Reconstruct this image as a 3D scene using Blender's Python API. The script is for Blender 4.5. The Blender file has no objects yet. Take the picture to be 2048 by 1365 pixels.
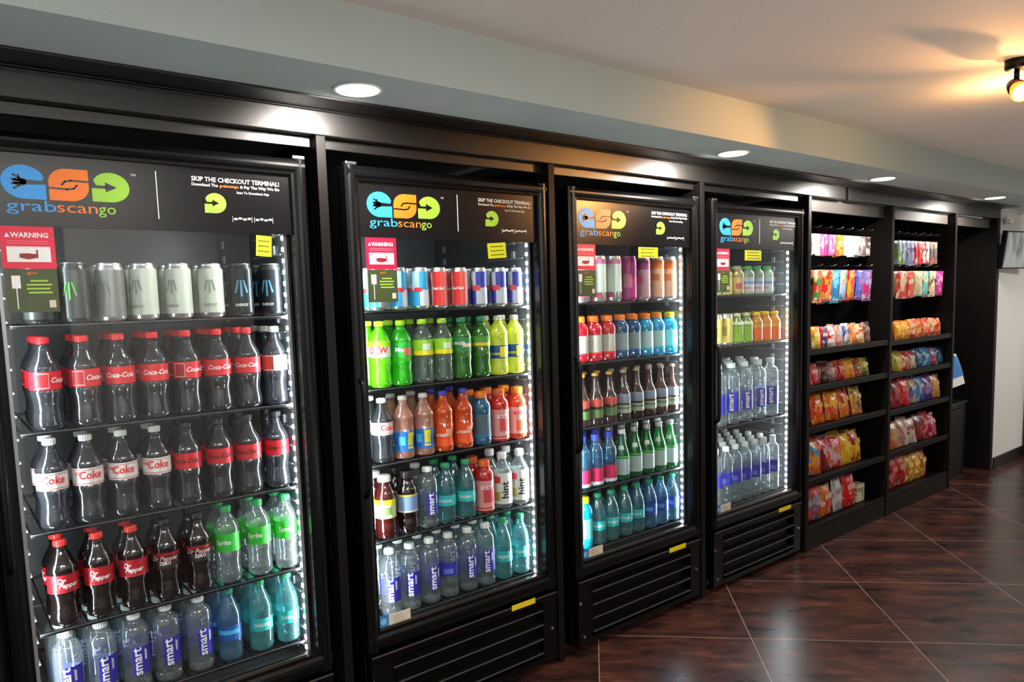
import bpy, math, random
from mathutils import Vector, Matrix
R = random.Random(7)
sc = bpy.context.scene
col = sc.collection
PI = math.pi

# ------------------------------------------------------------------ camera
cd = bpy.data.cameras.new('camera'); cam = bpy.data.objects.new('camera', cd); col.objects.link(cam)
F, YAW, PIT, ROL = 1454.277, 0.66758, 0.098758, -0.030365
fw = Vector((math.sin(YAW)*math.cos(PIT), math.cos(YAW)*math.cos(PIT), -math.sin(PIT)))
rt = Vector((math.cos(YAW), -math.sin(YAW), 0)); up = rt.cross(fw)
r2 = math.cos(ROL)*rt + math.sin(ROL)*up; u2 = -math.sin(ROL)*rt + math.cos(ROL)*up
M = Matrix((r2, u2, -fw)).transposed().to_4x4(); M.translation = Vector((0, -1.97836, 1.38830))
cam.matrix_world = M
cd.sensor_fit = 'HORIZONTAL'; cd.sensor_width = 36; cd.lens = 36*F/2048
cd.shift_x = 11.73/2048; cd.shift_y = 61.15/2048
cd.clip_start = .02; cd.clip_end = 100
sc.camera = cam

# ------------------------------------------------------------------ light and exposure
w = bpy.data.worlds.new('world'); sc.world = w; w.use_nodes = True
w.node_tree.nodes['Background'].inputs[0].default_value = (.75, .85, 1, 1)
w.node_tree.nodes['Background'].inputs[1].default_value = 1.0
vs = sc.view_settings; vs.view_transform = 'Standard'; vs.look = 'None'; vs.gamma = 1; vs.use_curve_mapping = False
vs.exposure = 0.0
sc.cycles.use_denoising = True
sc.cycles.max_bounces = 8; sc.cycles.diffuse_bounces = 3; sc.cycles.glossy_bounces = 4
sc.cycles.transparent_max_bounces = 24; sc.cycles.transmission_bounces = 4
sc.cycles.sample_clamp_indirect = 4
CEIL = 2.097; SOF = 1.945; SOFY = -.3565
PANEL_POWER = 26; DOWN_POWER = 62; COOLER_POWER = 5.2; WARM_POWER = 16; UP_POWER = 5

def lamp(name, kind, loc, energy, color=(1, 1, 1), direction=None, parent=None, **kw):
    l = bpy.data.lights.new(name, kind); l.energy = energy; l.color = color
    for k, v in kw.items(): setattr(l, k, v)
    o = bpy.data.objects.new(name, l); col.objects.link(o); o.location = loc
    if direction is not None: o.rotation_euler = Vector(direction).to_track_quat('-Z', 'Y').to_euler()
    if parent: o.parent = parent
    return o

# ------------------------------------------------------------------ materials
_m = {}
def nt(name):
    m = bpy.data.materials.new(name); m.use_nodes = True
    n = m.node_tree; n.nodes.clear()
    o = n.nodes.new('ShaderNodeOutputMaterial')
    return m, n, o
def rgb(h):
    h = h.lstrip('#'); v = [int(h[i:i+2], 16)/255 for i in (0, 2, 4)]
    return tuple((c/12.92 if c <= .04045 else ((c+.055)/1.055)**2.4) for c in v)
def C4(c): return (*c, 1)
def mat(name, c, rough=.5, metal=0, spec=.5, emit=0, coat=0, bump=0, bscale=200, transl=0, noise=.0):
    if isinstance(c, str): c = rgb(c)
    key = (name, tuple(c), rough, metal, emit)
    if key in _m: return _m[key]
    m, n, o = nt(name); b = n.nodes.new('ShaderNodeBsdfPrincipled')
    b.inputs['Base Color'].default_value = C4(c); b.inputs['Roughness'].default_value = rough
    b.inputs['Metallic'].default_value = metal; b.inputs['Specular IOR Level'].default_value = spec
    b.inputs['Coat Weight'].default_value = coat
    if emit: b.inputs['Emission Color'].default_value = C4(c); b.inputs['Emission Strength'].default_value = emit
    tc = n.nodes.new('ShaderNodeTexCoord'); nz = n.nodes.new('ShaderNodeTexNoise'); nz.inputs['Scale'].default_value = bscale
    n.links.new(tc.outputs['Object'], nz.inputs['Vector'])
    if not emit:
        mx = n.nodes.new('ShaderNodeMixRGB'); mx.blend_type = 'MULTIPLY'; mx.inputs[0].default_value = .12 + noise
        mx.inputs[1].default_value = C4(c); n.links.new(nz.outputs['Fac'], mx.inputs[2]); n.links.new(mx.outputs[0], b.inputs['Base Color'])
    if bump:
        bp = n.nodes.new('ShaderNodeBump'); bp.inputs['Strength'].default_value = bump; bp.inputs['Distance'].default_value = .002
        n.links.new(nz.outputs['Fac'], bp.inputs['Height']); n.links.new(bp.outputs[0], b.inputs['Normal'])
    if transl:
        t = n.nodes.new('ShaderNodeBsdfTranslucent'); t.inputs[0].default_value = C4(c)
        mx = n.nodes.new('ShaderNodeMixShader'); mx.inputs[0].default_value = transl
        n.links.new(b.outputs[0], mx.inputs[1]); n.links.new(t.outputs[0], mx.inputs[2]); n.links.new(mx.outputs[0], o.inputs[0])
    else: n.links.new(b.outputs[0], o.inputs[0])
    _m[key] = m; return m
def thin_ior(n, fr, ior):
    g = n.nodes.new('ShaderNodeNewGeometry'); mr = n.nodes.new('ShaderNodeMapRange')
    n.links.new(g.outputs['Backfacing'], mr.inputs[0]); mr.inputs[3].default_value = ior; mr.inputs[4].default_value = 1/ior; n.links.new(mr.outputs[0], fr.inputs[0])
def pet(name, tint, body, opacity=.25, rough=.085, ior=1.85):
    """clear plastic or glass full of a tinted drink: what passes is tinted, what returns is a gloss"""
    key = ('pet', name, tint, body, opacity)
    if key in _m: return _m[key]
    m, n, o = nt(name)
    t = n.nodes.new('ShaderNodeBsdfTransparent'); t.inputs[0].default_value = C4(tint)
    b = n.nodes.new('ShaderNodeBsdfPrincipled'); b.inputs['Base Color'].default_value = C4(body); b.inputs['Roughness'].default_value = .2
    g = n.nodes.new('ShaderNodeBsdfGlossy'); g.inputs['Roughness'].default_value = rough
    tl = n.nodes.new('ShaderNodeBsdfTranslucent'); tl.inputs[0].default_value = C4(body)
    fr = n.nodes.new('ShaderNodeFresnel'); thin_ior(n, fr, ior)
    tc = n.nodes.new('ShaderNodeTexCoord'); nz = n.nodes.new('ShaderNodeTexNoise'); nz.inputs['Scale'].default_value = 45
    n.links.new(tc.outputs['Object'], nz.inputs['Vector'])
    bp = n.nodes.new('ShaderNodeBump'); bp.inputs['Strength'].default_value = .35; bp.inputs['Distance'].default_value = .004
    n.links.new(nz.outputs['Fac'], bp.inputs['Height'])
    for q in (g, fr): n.links.new(bp.outputs[0], q.inputs['Normal'])
    m0 = n.nodes.new('ShaderNodeMixShader'); m0.inputs[0].default_value = .35
    m1 = n.nodes.new('ShaderNodeMixShader'); m1.inputs[0].default_value = opacity
    m2 = n.nodes.new('ShaderNodeMixShader')
    n.links.new(b.outputs[0], m0.inputs[1]); n.links.new(tl.outputs[0], m0.inputs[2])
    n.links.new(t.outputs[0], m1.inputs[1]); n.links.new(m0.outputs[0], m1.inputs[2])
    n.links.new(fr.outputs[0], m2.inputs[0]); n.links.new(m1.outputs[0], m2.inputs[1]); n.links.new(g.outputs[0], m2.inputs[2])
    n.links.new(m2.outputs[0], o.inputs[0]); _m[key] = m; return m

BLACKWOOD = mat('espresso wood', (.0045, .0036, .0033), .37, spec=.6, bump=.12, bscale=320)
UPRIGHTWOOD = mat('espresso upright', (.005, .0038, .0036), .5, spec=.16, bump=.08, bscale=260)
BLACKMET = mat('black powder coat', (.0022, .0022, .0024), .30, spec=.22, bump=.05, bscale=500)
BLACKPL = mat('black plastic', (.0015, .0015, .0017), .38, spec=.22)
LINER = mat('cooler liner', (.085, .09, .097), .32, spec=.5)  # grey raised to paint in the room's reflection on the glass
SHELFM = mat('black coated wire', (.004, .004, .0045), .4, spec=.3)
CHROME = mat('chrome', (.8, .8, .8), .18, metal=1)
DARKHDR = mat('header film', (.0045, .0042, .005), .25, spec=.28)
WHITEP = mat('white print', (.82, .82, .82), .5)
WHITE = mat('white', (.85, .86, .85), .45)
RED = mat('red', '#d8142a', .4); SIGNRED = mat('sign red', '#d8103c', .5)
YEL = mat('yellow note', '#c4cc0c', .5, emit=0)
BLUEL = mat('logo blue', '#2f9cec', .45); ORANGEL = mat('logo orange', '#f07818', .45); GREENL = mat('logo green', '#92c93a', .45)

def paint(name, c, bump=.25, scale=160):
    m, n, o = nt(name); b = n.nodes.new('ShaderNodeBsdfPrincipled'); b.inputs['Roughness'].default_value = .8
    tc = n.nodes.new('ShaderNodeTexCoord'); nz = n.nodes.new('ShaderNodeTexNoise'); nz.inputs['Scale'].default_value = scale; nz.inputs['Detail'].default_value = 4
    n.links.new(tc.outputs['Object'], nz.inputs['Vector'])
    rp = n.nodes.new('ShaderNodeMixRGB'); rp.inputs[1].default_value = C4([x*.94 for x in c]); rp.inputs[2].default_value = C4([min(1, x*1.05) for x in c])
    n.links.new(nz.outputs['Fac'], rp.inputs[0]); n.links.new(rp.outputs[0], b.inputs['Base Color'])
    bp = n.nodes.new('ShaderNodeBump'); bp.inputs['Strength'].default_value = bump; bp.inputs['Distance'].default_value = .002
    n.links.new(nz.outputs['Fac'], bp.inputs['Height']); n.links.new(bp.outputs[0], b.inputs['Normal']); n.links.new(b.outputs[0], o.inputs[0])
    return m
SOFFITP = paint('blue grey wall paint', (.42, .50, .49)); CEILP = paint('ceiling paint', (.63, .585, .54)); WALLP = paint('white wall paint', (.68, .67, .64)); DARKWALL = paint('dark wall paint', (.10, .10, .10))

def floor_mat():
    m, n, o = nt('dark marbled tile'); N = n.nodes.new; L = n.links.new
    b = N('ShaderNodeBsdfPrincipled'); tc = N('ShaderNodeTexCoord'); sx = N('ShaderNodeSeparateXYZ'); L(tc.outputs['Object'], sx.inputs[0])
    def math_(op, a, bb=None, v=None):
        q = N('ShaderNodeMath'); q.operation = op
        if hasattr(a, 'links'): L(a, q.inputs[0])
        else: q.inputs[0].default_value = a
        if bb is not None:
            if hasattr(bb, 'links'): L(bb, q.inputs[1])
            else: q.inputs[1].default_value = bb
        return q.outputs[0]
    T = .864
    u = math_('DIVIDE', math_('SUBTRACT', math_('SUBTRACT', sx.outputs[0], sx.outputs[1]), 2.852-10*T), T)
    v = math_('DIVIDE', math_('SUBTRACT', math_('ADD', sx.outputs[0], sx.outputs[1]), 2.118-10*T), T)
    fu, fv = math_('FRACT', u), math_('FRACT', v)
    du = math_('MINIMUM', fu, math_('SUBTRACT', 1.0, fu)); dv = math_('MINIMUM', fv, math_('SUBTRACT', 1.0, fv))
    g = math_('LESS_THAN', math_('MINIMUM', du, dv), .0030)
    # stained, veined tile body, each tile its own offset
    cmb = N('ShaderNodeCombineXYZ'); L(math_('FLOOR', u), cmb.inputs[0]); L(math_('FLOOR', v), cmb.inputs[1])
    wn = N('ShaderNodeTexWhiteNoise'); L(cmb.outputs[0], wn.inputs['Vector'])
    m0 = N('ShaderNodeMapping'); m0.inputs['Rotation'].default_value = (0, 0, .785); L(tc.outputs['Object'], m0.inputs['Vector'])
    mp = N('ShaderNodeMapping'); mp.inputs['Scale'].default_value = (1.7, 5.2, 1); L(m0.outputs[0], mp.inputs['Vector'])
    ad = N('ShaderNodeVectorMath'); ad.operation = 'ADD'; L(mp.outputs[0], ad.inputs[0])
    sc3 = N('ShaderNodeVectorMath'); sc3.operation = 'SCALE'; L(wn.outputs['Color'], sc3.inputs[0]); sc3.inputs['Scale'].default_value = 7
    L(sc3.outputs[0], ad.inputs[1])
    nz = N('ShaderNodeTexNoise'); nz.inputs['Scale'].default_value = 2.2; nz.inputs['Detail'].default_value = 9; nz.inputs['Roughness'].default_value = .74; nz.inputs['Distortion'].default_value = .35
    L(ad.outputs[0], nz.inputs['Vector'])
    rp = N('ShaderNodeValToRGB'); L(nz.outputs['Fac'], rp.inputs[0]); e = rp.color_ramp.elements
    e[0].position = .37; e[0].color = (.007, .004, .004, 1); e[1].position = .70; e[1].color = (.15, .052, .030, 1)
    q = e.new(.46); q.color = (.026, .0095, .0075, 1); q = e.new(.58); q.color = (.060, .019, .012, 1)
    mx = N('ShaderNodeMixRGB'); L(g, mx.inputs[0]); L(rp.outputs[0], mx.inputs[1]); mx.inputs[2].default_value = (.24, .17, .15, 1)
    L(mx.outputs[0], b.inputs['Base Color'])
    rr = N('ShaderNodeMapRange'); L(nz.outputs['Fac'], rr.inputs[0]); rr.inputs[3].default_value = .22; rr.inputs[4].default_value = .36; L(rr.outputs[0], b.inputs['Roughness'])
    b.inputs['Specular IOR Level'].default_value = .55
    bp = N('ShaderNodeBump'); bp.inputs['Strength'].default_value = .2; bp.inputs['Distance'].default_value = .003; L(nz.outputs['Fac'], bp.inputs['Height']); L(bp.outputs[0], b.inputs['Normal'])
    L(b.outputs[0], o.inputs[0]); return m

def glass_mat():
    m, n, o = nt('door glass')
    t = n.nodes.new('ShaderNodeBsdfTransparent'); t.inputs[0].default_value = (.97, .98, .98, 1)
    g = n.nodes.new('ShaderNodeBsdfGlossy'); g.inputs['Roughness'].default_value = .012
    fr = n.nodes.new('ShaderNodeFresnel'); thin_ior(n, fr, 1.45)
    tc = n.nodes.new('ShaderNodeTexCoord'); nz = n.nodes.new('ShaderNodeTexNoise'); nz.inputs['Scale'].default_value = 1.2
    bp = n.nodes.new('ShaderNodeBump'); bp.inputs['Strength'].default_value = .05; bp.inputs['Distance'].default_value = .01
    n.links.new(tc.outputs['Object'], nz.inputs['Vector']); n.links.new(nz.outputs['Fac'], bp.inputs['Height']); n.links.new(bp.outputs[0], g.inputs['Normal'])
    mx = n.nodes.new('ShaderNodeMixShader'); n.links.new(fr.outputs[0], mx.inputs[0]); n.links.new(t.outputs[0], mx.inputs[1]); n.links.new(g.outputs[0], mx.inputs[2])
    n.links.new(mx.outputs[0], o.inputs[0]); return m
GLASS = glass_mat()

# ------------------------------------------------------------------ mesh helpers
class MB:
    def __init__(s): s.v = []; s.f = []; s.mi = []; s.sm = []; s.mats = []
    def m(s, mt):
        if mt not in s.mats: s.mats.append(mt)
        return s.mats.index(mt)
    def add(s, vs_, fs, mt, smooth=False):
        o = len(s.v); s.v += [tuple(p) for p in vs_]; k = s.m(mt)
        for f in fs: s.f.append([i+o for i in f]); s.mi.append(k); s.sm.append(smooth)
        return s
    def box(s, x0, x1, y0, y1, z0, z1, mt):
        v = [(x, y, z) for x in (x0, x1) for y in (y0, y1) for z in (z0, z1)]
        return s.add(v, [(0, 1, 3, 2), (4, 6, 7, 5), (0, 4, 5, 1), (2, 3, 7, 6), (0, 2, 6, 4), (1, 5, 7, 3)], mt)
    def lathe(s, prof, mt, n=20, c=(0, 0, 0), a0=0, a1=2*PI, caps=True):
        full = abs(a1-a0-2*PI) < 1e-6; cnt = n if full else n+1
        v = []
        for (z, r) in prof:
            for i in range(cnt):
                a = a0+(a1-a0)*i/n; v.append((c[0]+r*math.sin(a), c[1]-r*math.cos(a), c[2]+z))
        f = []
        for j in range(len(prof)-1):
            for i in range(n):
                i2 = (i+1) % cnt if full else i+1
                f.append((j*cnt+i, j*cnt+i2, (j+1)*cnt+i2, (j+1)*cnt+i))
        if caps and full:
            f.append(tuple(range(cnt))[::-1]); k = (len(prof)-1)*cnt; f.append(tuple(k+i for i in range(cnt)))
        return s.add(v, f, mt, True)
    def tube(s, pts, r, mt, n=8):
        pts = [Vector(p) for p in pts]; rings = []
        for i, p in enumerate(pts):
            d = (pts[min(i+1, len(pts)-1)]-pts[max(i-1, 0)]).normalized()
            a = d.orthogonal().normalized() if i == 0 else (rings[-1][1]-d*rings[-1][1].dot(d)).normalized()
            rings.append((p, a, d.cross(a)))
        v = []
        for p, a, b in rings:
            for k in range(n): t = 2*PI*k/n; v.append(p+(a*math.cos(t)+b*math.sin(t))*r)
        f = [(i*n+k, i*n+(k+1) % n, (i+1)*n+(k+1) % n, (i+1)*n+k) for i in range(len(pts)-1) for k in range(n)]
        f += [tuple(range(n))[::-1], tuple((len(pts)-1)*n+k for k in range(n))]
        return s.add(v, f, mt, True)
    def plate(s, pts, y0, y1, mt):
        """prism: outline pts (x,z) counter-clockwise seen from -y, from y0 (front) to y1 (back)"""
        n = len(pts); v = [(x, y0, z) for x, z in pts]+[(x, y1, z) for x, z in pts]
        f = [tuple(range(n)), tuple(range(2*n-1, n-1, -1))]+[(i, i+n, (i+1) % n+n, (i+1) % n) for i in range(n)]
        return s.add(v, f, mt)
    def text(s, string, x, z, size, mt, y=0, w=None, shear=0, align='l', ax=1, rot=0, bold=0):
        v, f, wd, ht = glyphs(string, shear, bold)
        k = (w/wd if w else size*ax)
        off = {'l': 0, 'c': -wd*k/2, 'r': -wd*k}[align]
        o = []
        for (a, b) in v:
            px, pz = a*k+off, b*size
            if rot: px, pz = -pz, px
            o.append((x+px, y, z+pz))
        return s.add(o, f, mt)
    def wraptext(s, string, r, ang, z, size, mt, ax=1, rot=0, shear=0, bold=0, y0=None):
        """lettering bent round the vertical axis; ang 0 faces -y"""
        v, f, wd, ht = glyphs(string, shear, bold)
        o = []
        v, f = fine(string, v, f, shear, bold, .0045/size, rot)
        for (a, b) in v:
            px, pz = (a-wd/2)*size*ax, b*size
            if rot == 1: px, pz = -pz+size*.35, px
            if rot == -1: px, pz = pz-size*.35, -px
            t = ang+px/r; o.append((r*math.sin(t), -r*math.cos(t), z+pz))
        return s.add(o, f, mt)
    def build(s, name, parent=None, bevel=0, seg=2, link=True, loc=None):
        me = bpy.data.meshes.new(name); me.from_pydata(s.v, [], s.f)
        for mt in s.mats: me.materials.append(mt)
        me.polygons.foreach_set('material_index', s.mi); me.polygons.foreach_set('use_smooth', s.sm); me.update()
        o = bpy.data.objects.new(name, me)
        if bevel:
            bm = o.modifiers.new('bevel', 'BEVEL'); bm.width = bevel; bm.segments = seg; bm.limit_method = 'ANGLE'; bm.angle_limit = .7
        if link: col.objects.link(o)
        if parent: o.parent = parent
        if loc: o.location = loc
        return o
_g = {}
def glyphs(string, shear=0, bold=0):
    key = (string, shear, bold)
    if key in _g: return _g[key]
    cu = bpy.data.curves.new('lettering', 'FONT'); cu.body = string; cu.size = 1; cu.shear = shear; cu.resolution_u = 2; cu.offset = bold
    cu.fill_mode = 'FRONT'
    o = bpy.data.objects.new('lettering', cu); col.objects.link(o)
    dg = bpy.context.evaluated_depsgraph_get(); me = o.evaluated_get(dg).to_mesh()
    v = [(p.co.x, p.co.y) for p in me.vertices]; f = [tuple(p.vertices) for p in me.polygons]
    # front faces only
    o.evaluated_get(dg).to_mesh_clear(); col.objects.unlink(o); bpy.data.objects.remove(o); bpy.data.curves.remove(cu)
    x0 = min(a for a, b in v); v = [(a-x0, b) for a, b in v]
    res = (v, f, max(a for a, b in v), max(b for a, b in v)); _g[key] = res; return res

_fine = {}
def fine(string, v, f, shear, bold, lim, rot):
    lim = max(lim, .03); key = (string, shear, bold, round(lim, 3))
    if key in _fine: return _fine[key]
    v = list(v); out = []; st = []
    for p in f:
        for i in range(1, len(p)-1): st.append((p[0], p[i], p[i+1]))
    mid = {}
    while st:
        a, b, c = st.pop(); e = [(math.dist(v[a], v[b]), a, b, c), (math.dist(v[b], v[c]), b, c, a), (math.dist(v[c], v[a]), c, a, b)]
        L_, p, q, r = max(e)
        if L_ <= lim: out.append((a, b, c)); continue
        k = (min(p, q), max(p, q))
        if k not in mid: mid[k] = len(v); v.append(((v[p][0]+v[q][0])/2, (v[p][1]+v[q][1])/2))
        m_ = mid[k]; st.append((p, m_, r)); st.append((m_, q, r))
    _fine[key] = (v, out); return v, out
def tag(o, label=None, cat=None, group=None, kind=None):
    if label: o['label'] = label
    if cat: o['category'] = cat
    if group: o['group'] = group
    if kind: o['kind'] = kind
    return o
def empty(name, loc, rz=0, label=None, cat=None, group=None):
    o = bpy.data.objects.new(name, None); col.objects.link(o); o.location = loc; o.rotation_euler = (0, 0, rz); o.empty_display_size = .05
    return tag(o, label, cat, group)
def copy_tree(root):
    r = root.copy(); col.objects.link(r)
    for ch in root.children:
        c = ch.copy(); col.objects.link(c); c.parent = r
        for g in ch.children:
            d = g.copy(); col.objects.link(d); d.parent = c
    return r
def struct(o): o['kind'] = 'structure'; return o
ORD = ['first', 'second', 'third', 'fourth', 'fifth', 'sixth', 'seventh', 'eighth', 'ninth', 'tenth', 'eleventh', 'twelfth', 'thirteenth', 'fourteenth', 'fifteenth']

# ------------------------------------------------------------------ the room
XL, XR, YB, YC = -3.0, 8.2, -6.0, -2.6
struct(MB().box(XL, XR, YB, 1.0, -.1, 0, floor_mat()).build('floor'))
struct(MB().box(XL, XR, YB, 1.0, CEIL, CEIL+.1, CEILP).build('ceiling'))
mb = MB().box(XL, XR, SOFY, 1.0, SOF, CEIL, SOFFITP); struct(mb.build('trim_1'))
struct(MB().box(XL, 6.21, .82, 1.0, 0, SOF, DARKWALL).build('wall_back'))
struct(MB().box(6.222, XR, .0, .12, 0, SOF, WALLP).build('wall_right'))
struct(MB().box(6.222, 6.86, -.014, .0, 0, .085, BLACKWOOD).build('baseboard_right', bevel=.003))
struct(MB().box(XR, XR+.1, YB, 1.0, 0, CEIL, WALLP).build('wall_end'))
struct(MB().box(XL-.1, XL, YB, 1.0, 0, CEIL, WALLP).build('wall_left'))
struct(MB().box(XL, XR, YB-.1, YB, 0, CEIL, DARKWALL).build('wall_front'))
struct(MB().box(XL, .34, YC-.12, YC, 0, CEIL, WALLP).box(.62, 1.62, YC-.12, YC, 0, CEIL, WALLP).box(.34, .62, YC-.12, YC-.06, 0, CEIL, DARKWALL).build('wall_opposite'))
struct(MB().box(4.7, 5.15, YC-.12, YC, 0, CEIL, WALLP).build('wall_pier'))

# unseen ceiling panels added to brighten the room and the far wall
for i, (px, py, wx, wy, e) in enumerate([(.35, -2.25, 1.3, .3, 2.1), (-1.6, -1.75, 1.2, .3, .8), (5.6, -4.2, .6, .6, .6), (2.4, -2.6, .6, .3, .35), (6.9, -1.9, .9, .6, 1.7)]):
    t = empty('added_ceiling_panel', (px, py, CEIL), 0, ['long added fill light panel above the photographer', 'long added fill light panel by the left wall', 'square added fill light panel in the far room', 'small added fill light panel between wall and pier', 'added fill light panel near the far white wall'][i], 'ceiling light')
    MB().box(-wx/2-.02, wx/2+.02, -wy/2-.02, wy/2+.02, -.025, 0, WHITE).build('frame', t)
    MB().box(-wx/2, wx/2, -wy/2, wy/2, -.029, -.0251, mat('panel diffuser', (1, .97, .93), .5, emit=2.5)).build('diffuser', t)
    lamp('panel_light', 'AREA', (0, 0, -.034), PANEL_POWER*e, (1, .96, .9), (0, 0, -1), t, shape='RECTANGLE', size=wx, size_y=wy)

for i, (px, py, lb) in enumerate([(-.45, -1.9, 'added unseen uplight left of the photographer'), (1.72, -1.6, 'added unseen uplight facing the second cooler'), (3.3, -1.6, 'added unseen uplight facing the third cooler'), (4.88, -1.6, 'added unseen uplight facing the snack shelves'), (6.7, -1.4, 'added unseen uplight by the far white wall')]):  # unseen uplights added to lift the ceiling and the soffit underside
    t = empty('added_uplight', (px, py, 0), 0, lb, 'uplight', 'added uplights out of view')
    MB().lathe([(.42, .02), (.44, .06), (.50, .10), (.505, .10), (.46, .06), (.455, .001)], WHITE, 20, caps=False).build('shade', t)
    MB().lathe([(0, .10), (.012, .10), (.016, .012), (.42, .012)], BLACKMET, 16).build('stand', t)
    lamp('uplight_lamp', 'AREA', (0, 0, .49), UP_POWER*(1.5 if i == 0 else 1), (.96, .98, 1) if i < 2 else (1, .93, .84), (0, .35, 1), t, shape='DISK', size=.16)

# recessed downlights in the soffit
DLE = mat('downlight lens', (1, .97, .92), .5, emit=14)
for i, X in enumerate((.925, 2.577, 3.868, 5.42)):
    t = empty('recessed_downlight', (X, -.218, SOF), 0, 'round recessed downlight shining in the soffit ' + ['above the second post from the leftmost cooler', 'above the third cooler', 'above the first snack shelves', 'at the far end by the television'][i], 'downlight', 'downlights along the soffit')
    if i == 0: t['label'] = 'largest and nearest round recessed downlight in the soffit'
    MB().lathe([(0, .062), (-.004, .064), (-.005, .060), (-.003, .05), (-.001, .047)], WHITE, 36).build('trim_ring', t)
    MB().lathe([(-.0056, .054), (-.0062, .03), (-.0064, .001)], DLE, 32).build('lens', t)
    lamp('downlight_beam', 'SPOT', (0, 0, -.012), DOWN_POWER, (1, .93, .84), (0, .55, -1), t, spot_size=2.75, spot_blend=.55, shadow_soft_size=.045)

# ------------------------------------------------------------------ dark wood surround
POSTS = [.915, 1.793, 2.672, 3.562, 4.495, 5.42]
sur = empty('wooden_surround', (3, 0, 0), 0, 'long dark espresso wood surround framing the coolers and snack shelves', 'cabinet surround')
SX_ = 3.0
def off(mb_, dx=-SX_):
    mb_.v = [(a+dx, b, c) for a, b, c in mb_.v]; return mb_
off(MB().box(-.9, 3.925, 0, .03, 1.868, 1.936, BLACKWOOD)).build('fascia', sur, bevel=.003)
off(MB().box(3.966, 6.215, .004, .03, 1.868, 1.936, BLACKWOOD)).build('fascia', sur, bevel=.003)
cm = MB()
for (y0, y1, z0, z1) in ((-.115, .03, 1.9385, 1.9445), (-.008, 0, 1.9345, 1.9385)):
    cm.box(-.9, 6.215, y0, y1, z0, z1, BLACKWOOD)
off(cm).build('crown_moulding', sur, bevel=.002)
XB = [.02] + POSTS + [6.195]
for i in range(7):
    a = XB[i]+.016; b = XB[i+1]-.016
    if i < 4: off(MB().box(a, b, .035, .055, 1.838, 1.868, BLACKWOOD)).build('recessed_rail', sur, bevel=.002)
    else: off(MB().box(a, b, .05, .07, 1.80, 1.866, mat('lit wall taupe', (.05, .043, .039), .5))).build('filler_board', sur, bevel=.002)  # filler stands in for the lit wall behind the open gap
for x in [.02]+POSTS+[6.195]:
    x0, x1 = x-.0145, x+.0145
    if x > 6: x0, x1 = 6.165, 6.215
    off(MB().box(x0, x1, 0, .76, 0, 1.868, UPRIGHTWOOD)).build('upright_panel', sur, bevel=.002)

# ------------------------------------------------------------------ logo and lettering on the coolers
def corner_shape(x0, x1, z0, z1, square, n=10, rf=.5):
    """rectangle with round corners, except the ones named in square (bl br tr tl)"""
    w_, h_ = x1-x0, z1-z0; rx, rz = w_*rf, h_*rf; p = []
    for nm, cx, cz, a in (('bl', x0+rx, z0+rz, PI), ('br', x1-rx, z0+rz, 1.5*PI), ('tr', x1-rx, z1-rz, 0), ('tl', x0+rx, z1-rz, .5*PI)):
        if nm in square: p.append(((x0 if 'l' in nm else x1), (z0 if 'b' in nm else z1)))
        else: p += [(cx+rx*math.cos(a+t*PI/2/n), cz+rz*math.sin(a+t*PI/2/n)) for t in range(n+1)]
    return p
def stroke(mb_, pts, wd, y0, y1, mt):
    for (a, b), (c, d) in zip(pts[:-1], pts[1:]):
        L_ = math.hypot(c-a, d-b); nx, nz = -(d-b)/L_*wd/2, (c-a)/L_*wd/2
        mb_.plate([(a-nx, b-nz), (c-nx, d-nz), (c+nx, d+nz), (a+nx, b+nz)], y0, y1, mt)
        k = [(c+wd/2*math.cos(t), d+wd/2*math.sin(t)) for t in [i*PI/4 for i in range(8)]]; mb_.plate(k, y0, y1, mt)
def logo_c(x, z, w_, h_, y):
    m_ = MB(); D = DARKHDR; m_.plate(corner_shape(x, x+w_, z, z+h_, ['br']), y, y+.0008, BLUEL)
    cx, cz = x+w_*.42, z+h_*.5; y1 = y-.0003
    m_.plate([(cx+w_*.16*math.cos(t), cz+h_*.13*math.sin(t)) for t in [i*PI/6 for i in range(12)]], y1, y, D)
    for a in (-.42, -.14, .14, .42):
        stroke(m_, [(cx, cz+h_*a*.25), (cx-w_*.17*(1.0 if abs(a) < .3 else .8), cz+h_*a*.48)], h_*.058, y1, y, D)
    stroke(m_, [(cx, cz+h_*.05), (cx-w_*.02, cz+h_*.2)], h_*.05, y1, y, D)
    m_.plate([(cx, cz-h_*.085), (x+w_*1.01, cz-h_*.05), (x+w_*1.01, cz+h_*.05), (cx, cz+h_*.085)], y1, y, D)
    # mouth of the letter: the gap above the cuff
    m_.plate([(x+w_*.93, cz+h_*.04), (x+w_*1.02, cz+h_*.04), (x+w_*1.02, cz+h_*.28), (x+w_*.985, cz+h_*.2)], y1, y, D)
    return m_
def logo_s(x, z, w_, h_, y):
    m_ = MB(); D = DARKHDR; m_.plate(corner_shape(x, x+w_, z, z+h_, ['bl', 'tr'], rf=.45), y, y+.0008, ORANGEL)
    y1 = y-.0003; cx, cz = x+w_/2, z+h_/2; s_ = h_*.06
    stroke(m_, [(x, cz-h_*.12), (cx-w_*.05, cz-h_*.14), (cx+w_*.12, cz-h_*.11), (cx+w_*.2, cz-h_*.0)], s_, y1, y, D)
    stroke(m_, [(x+w_, cz+h_*.13), (cx+w_*.05, cz+h_*.14), (cx-w_*.10, cz+h_*.10), (cx-w_*.17, cz-h_*.0)], s_, y1, y, D)
    return m_
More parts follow.
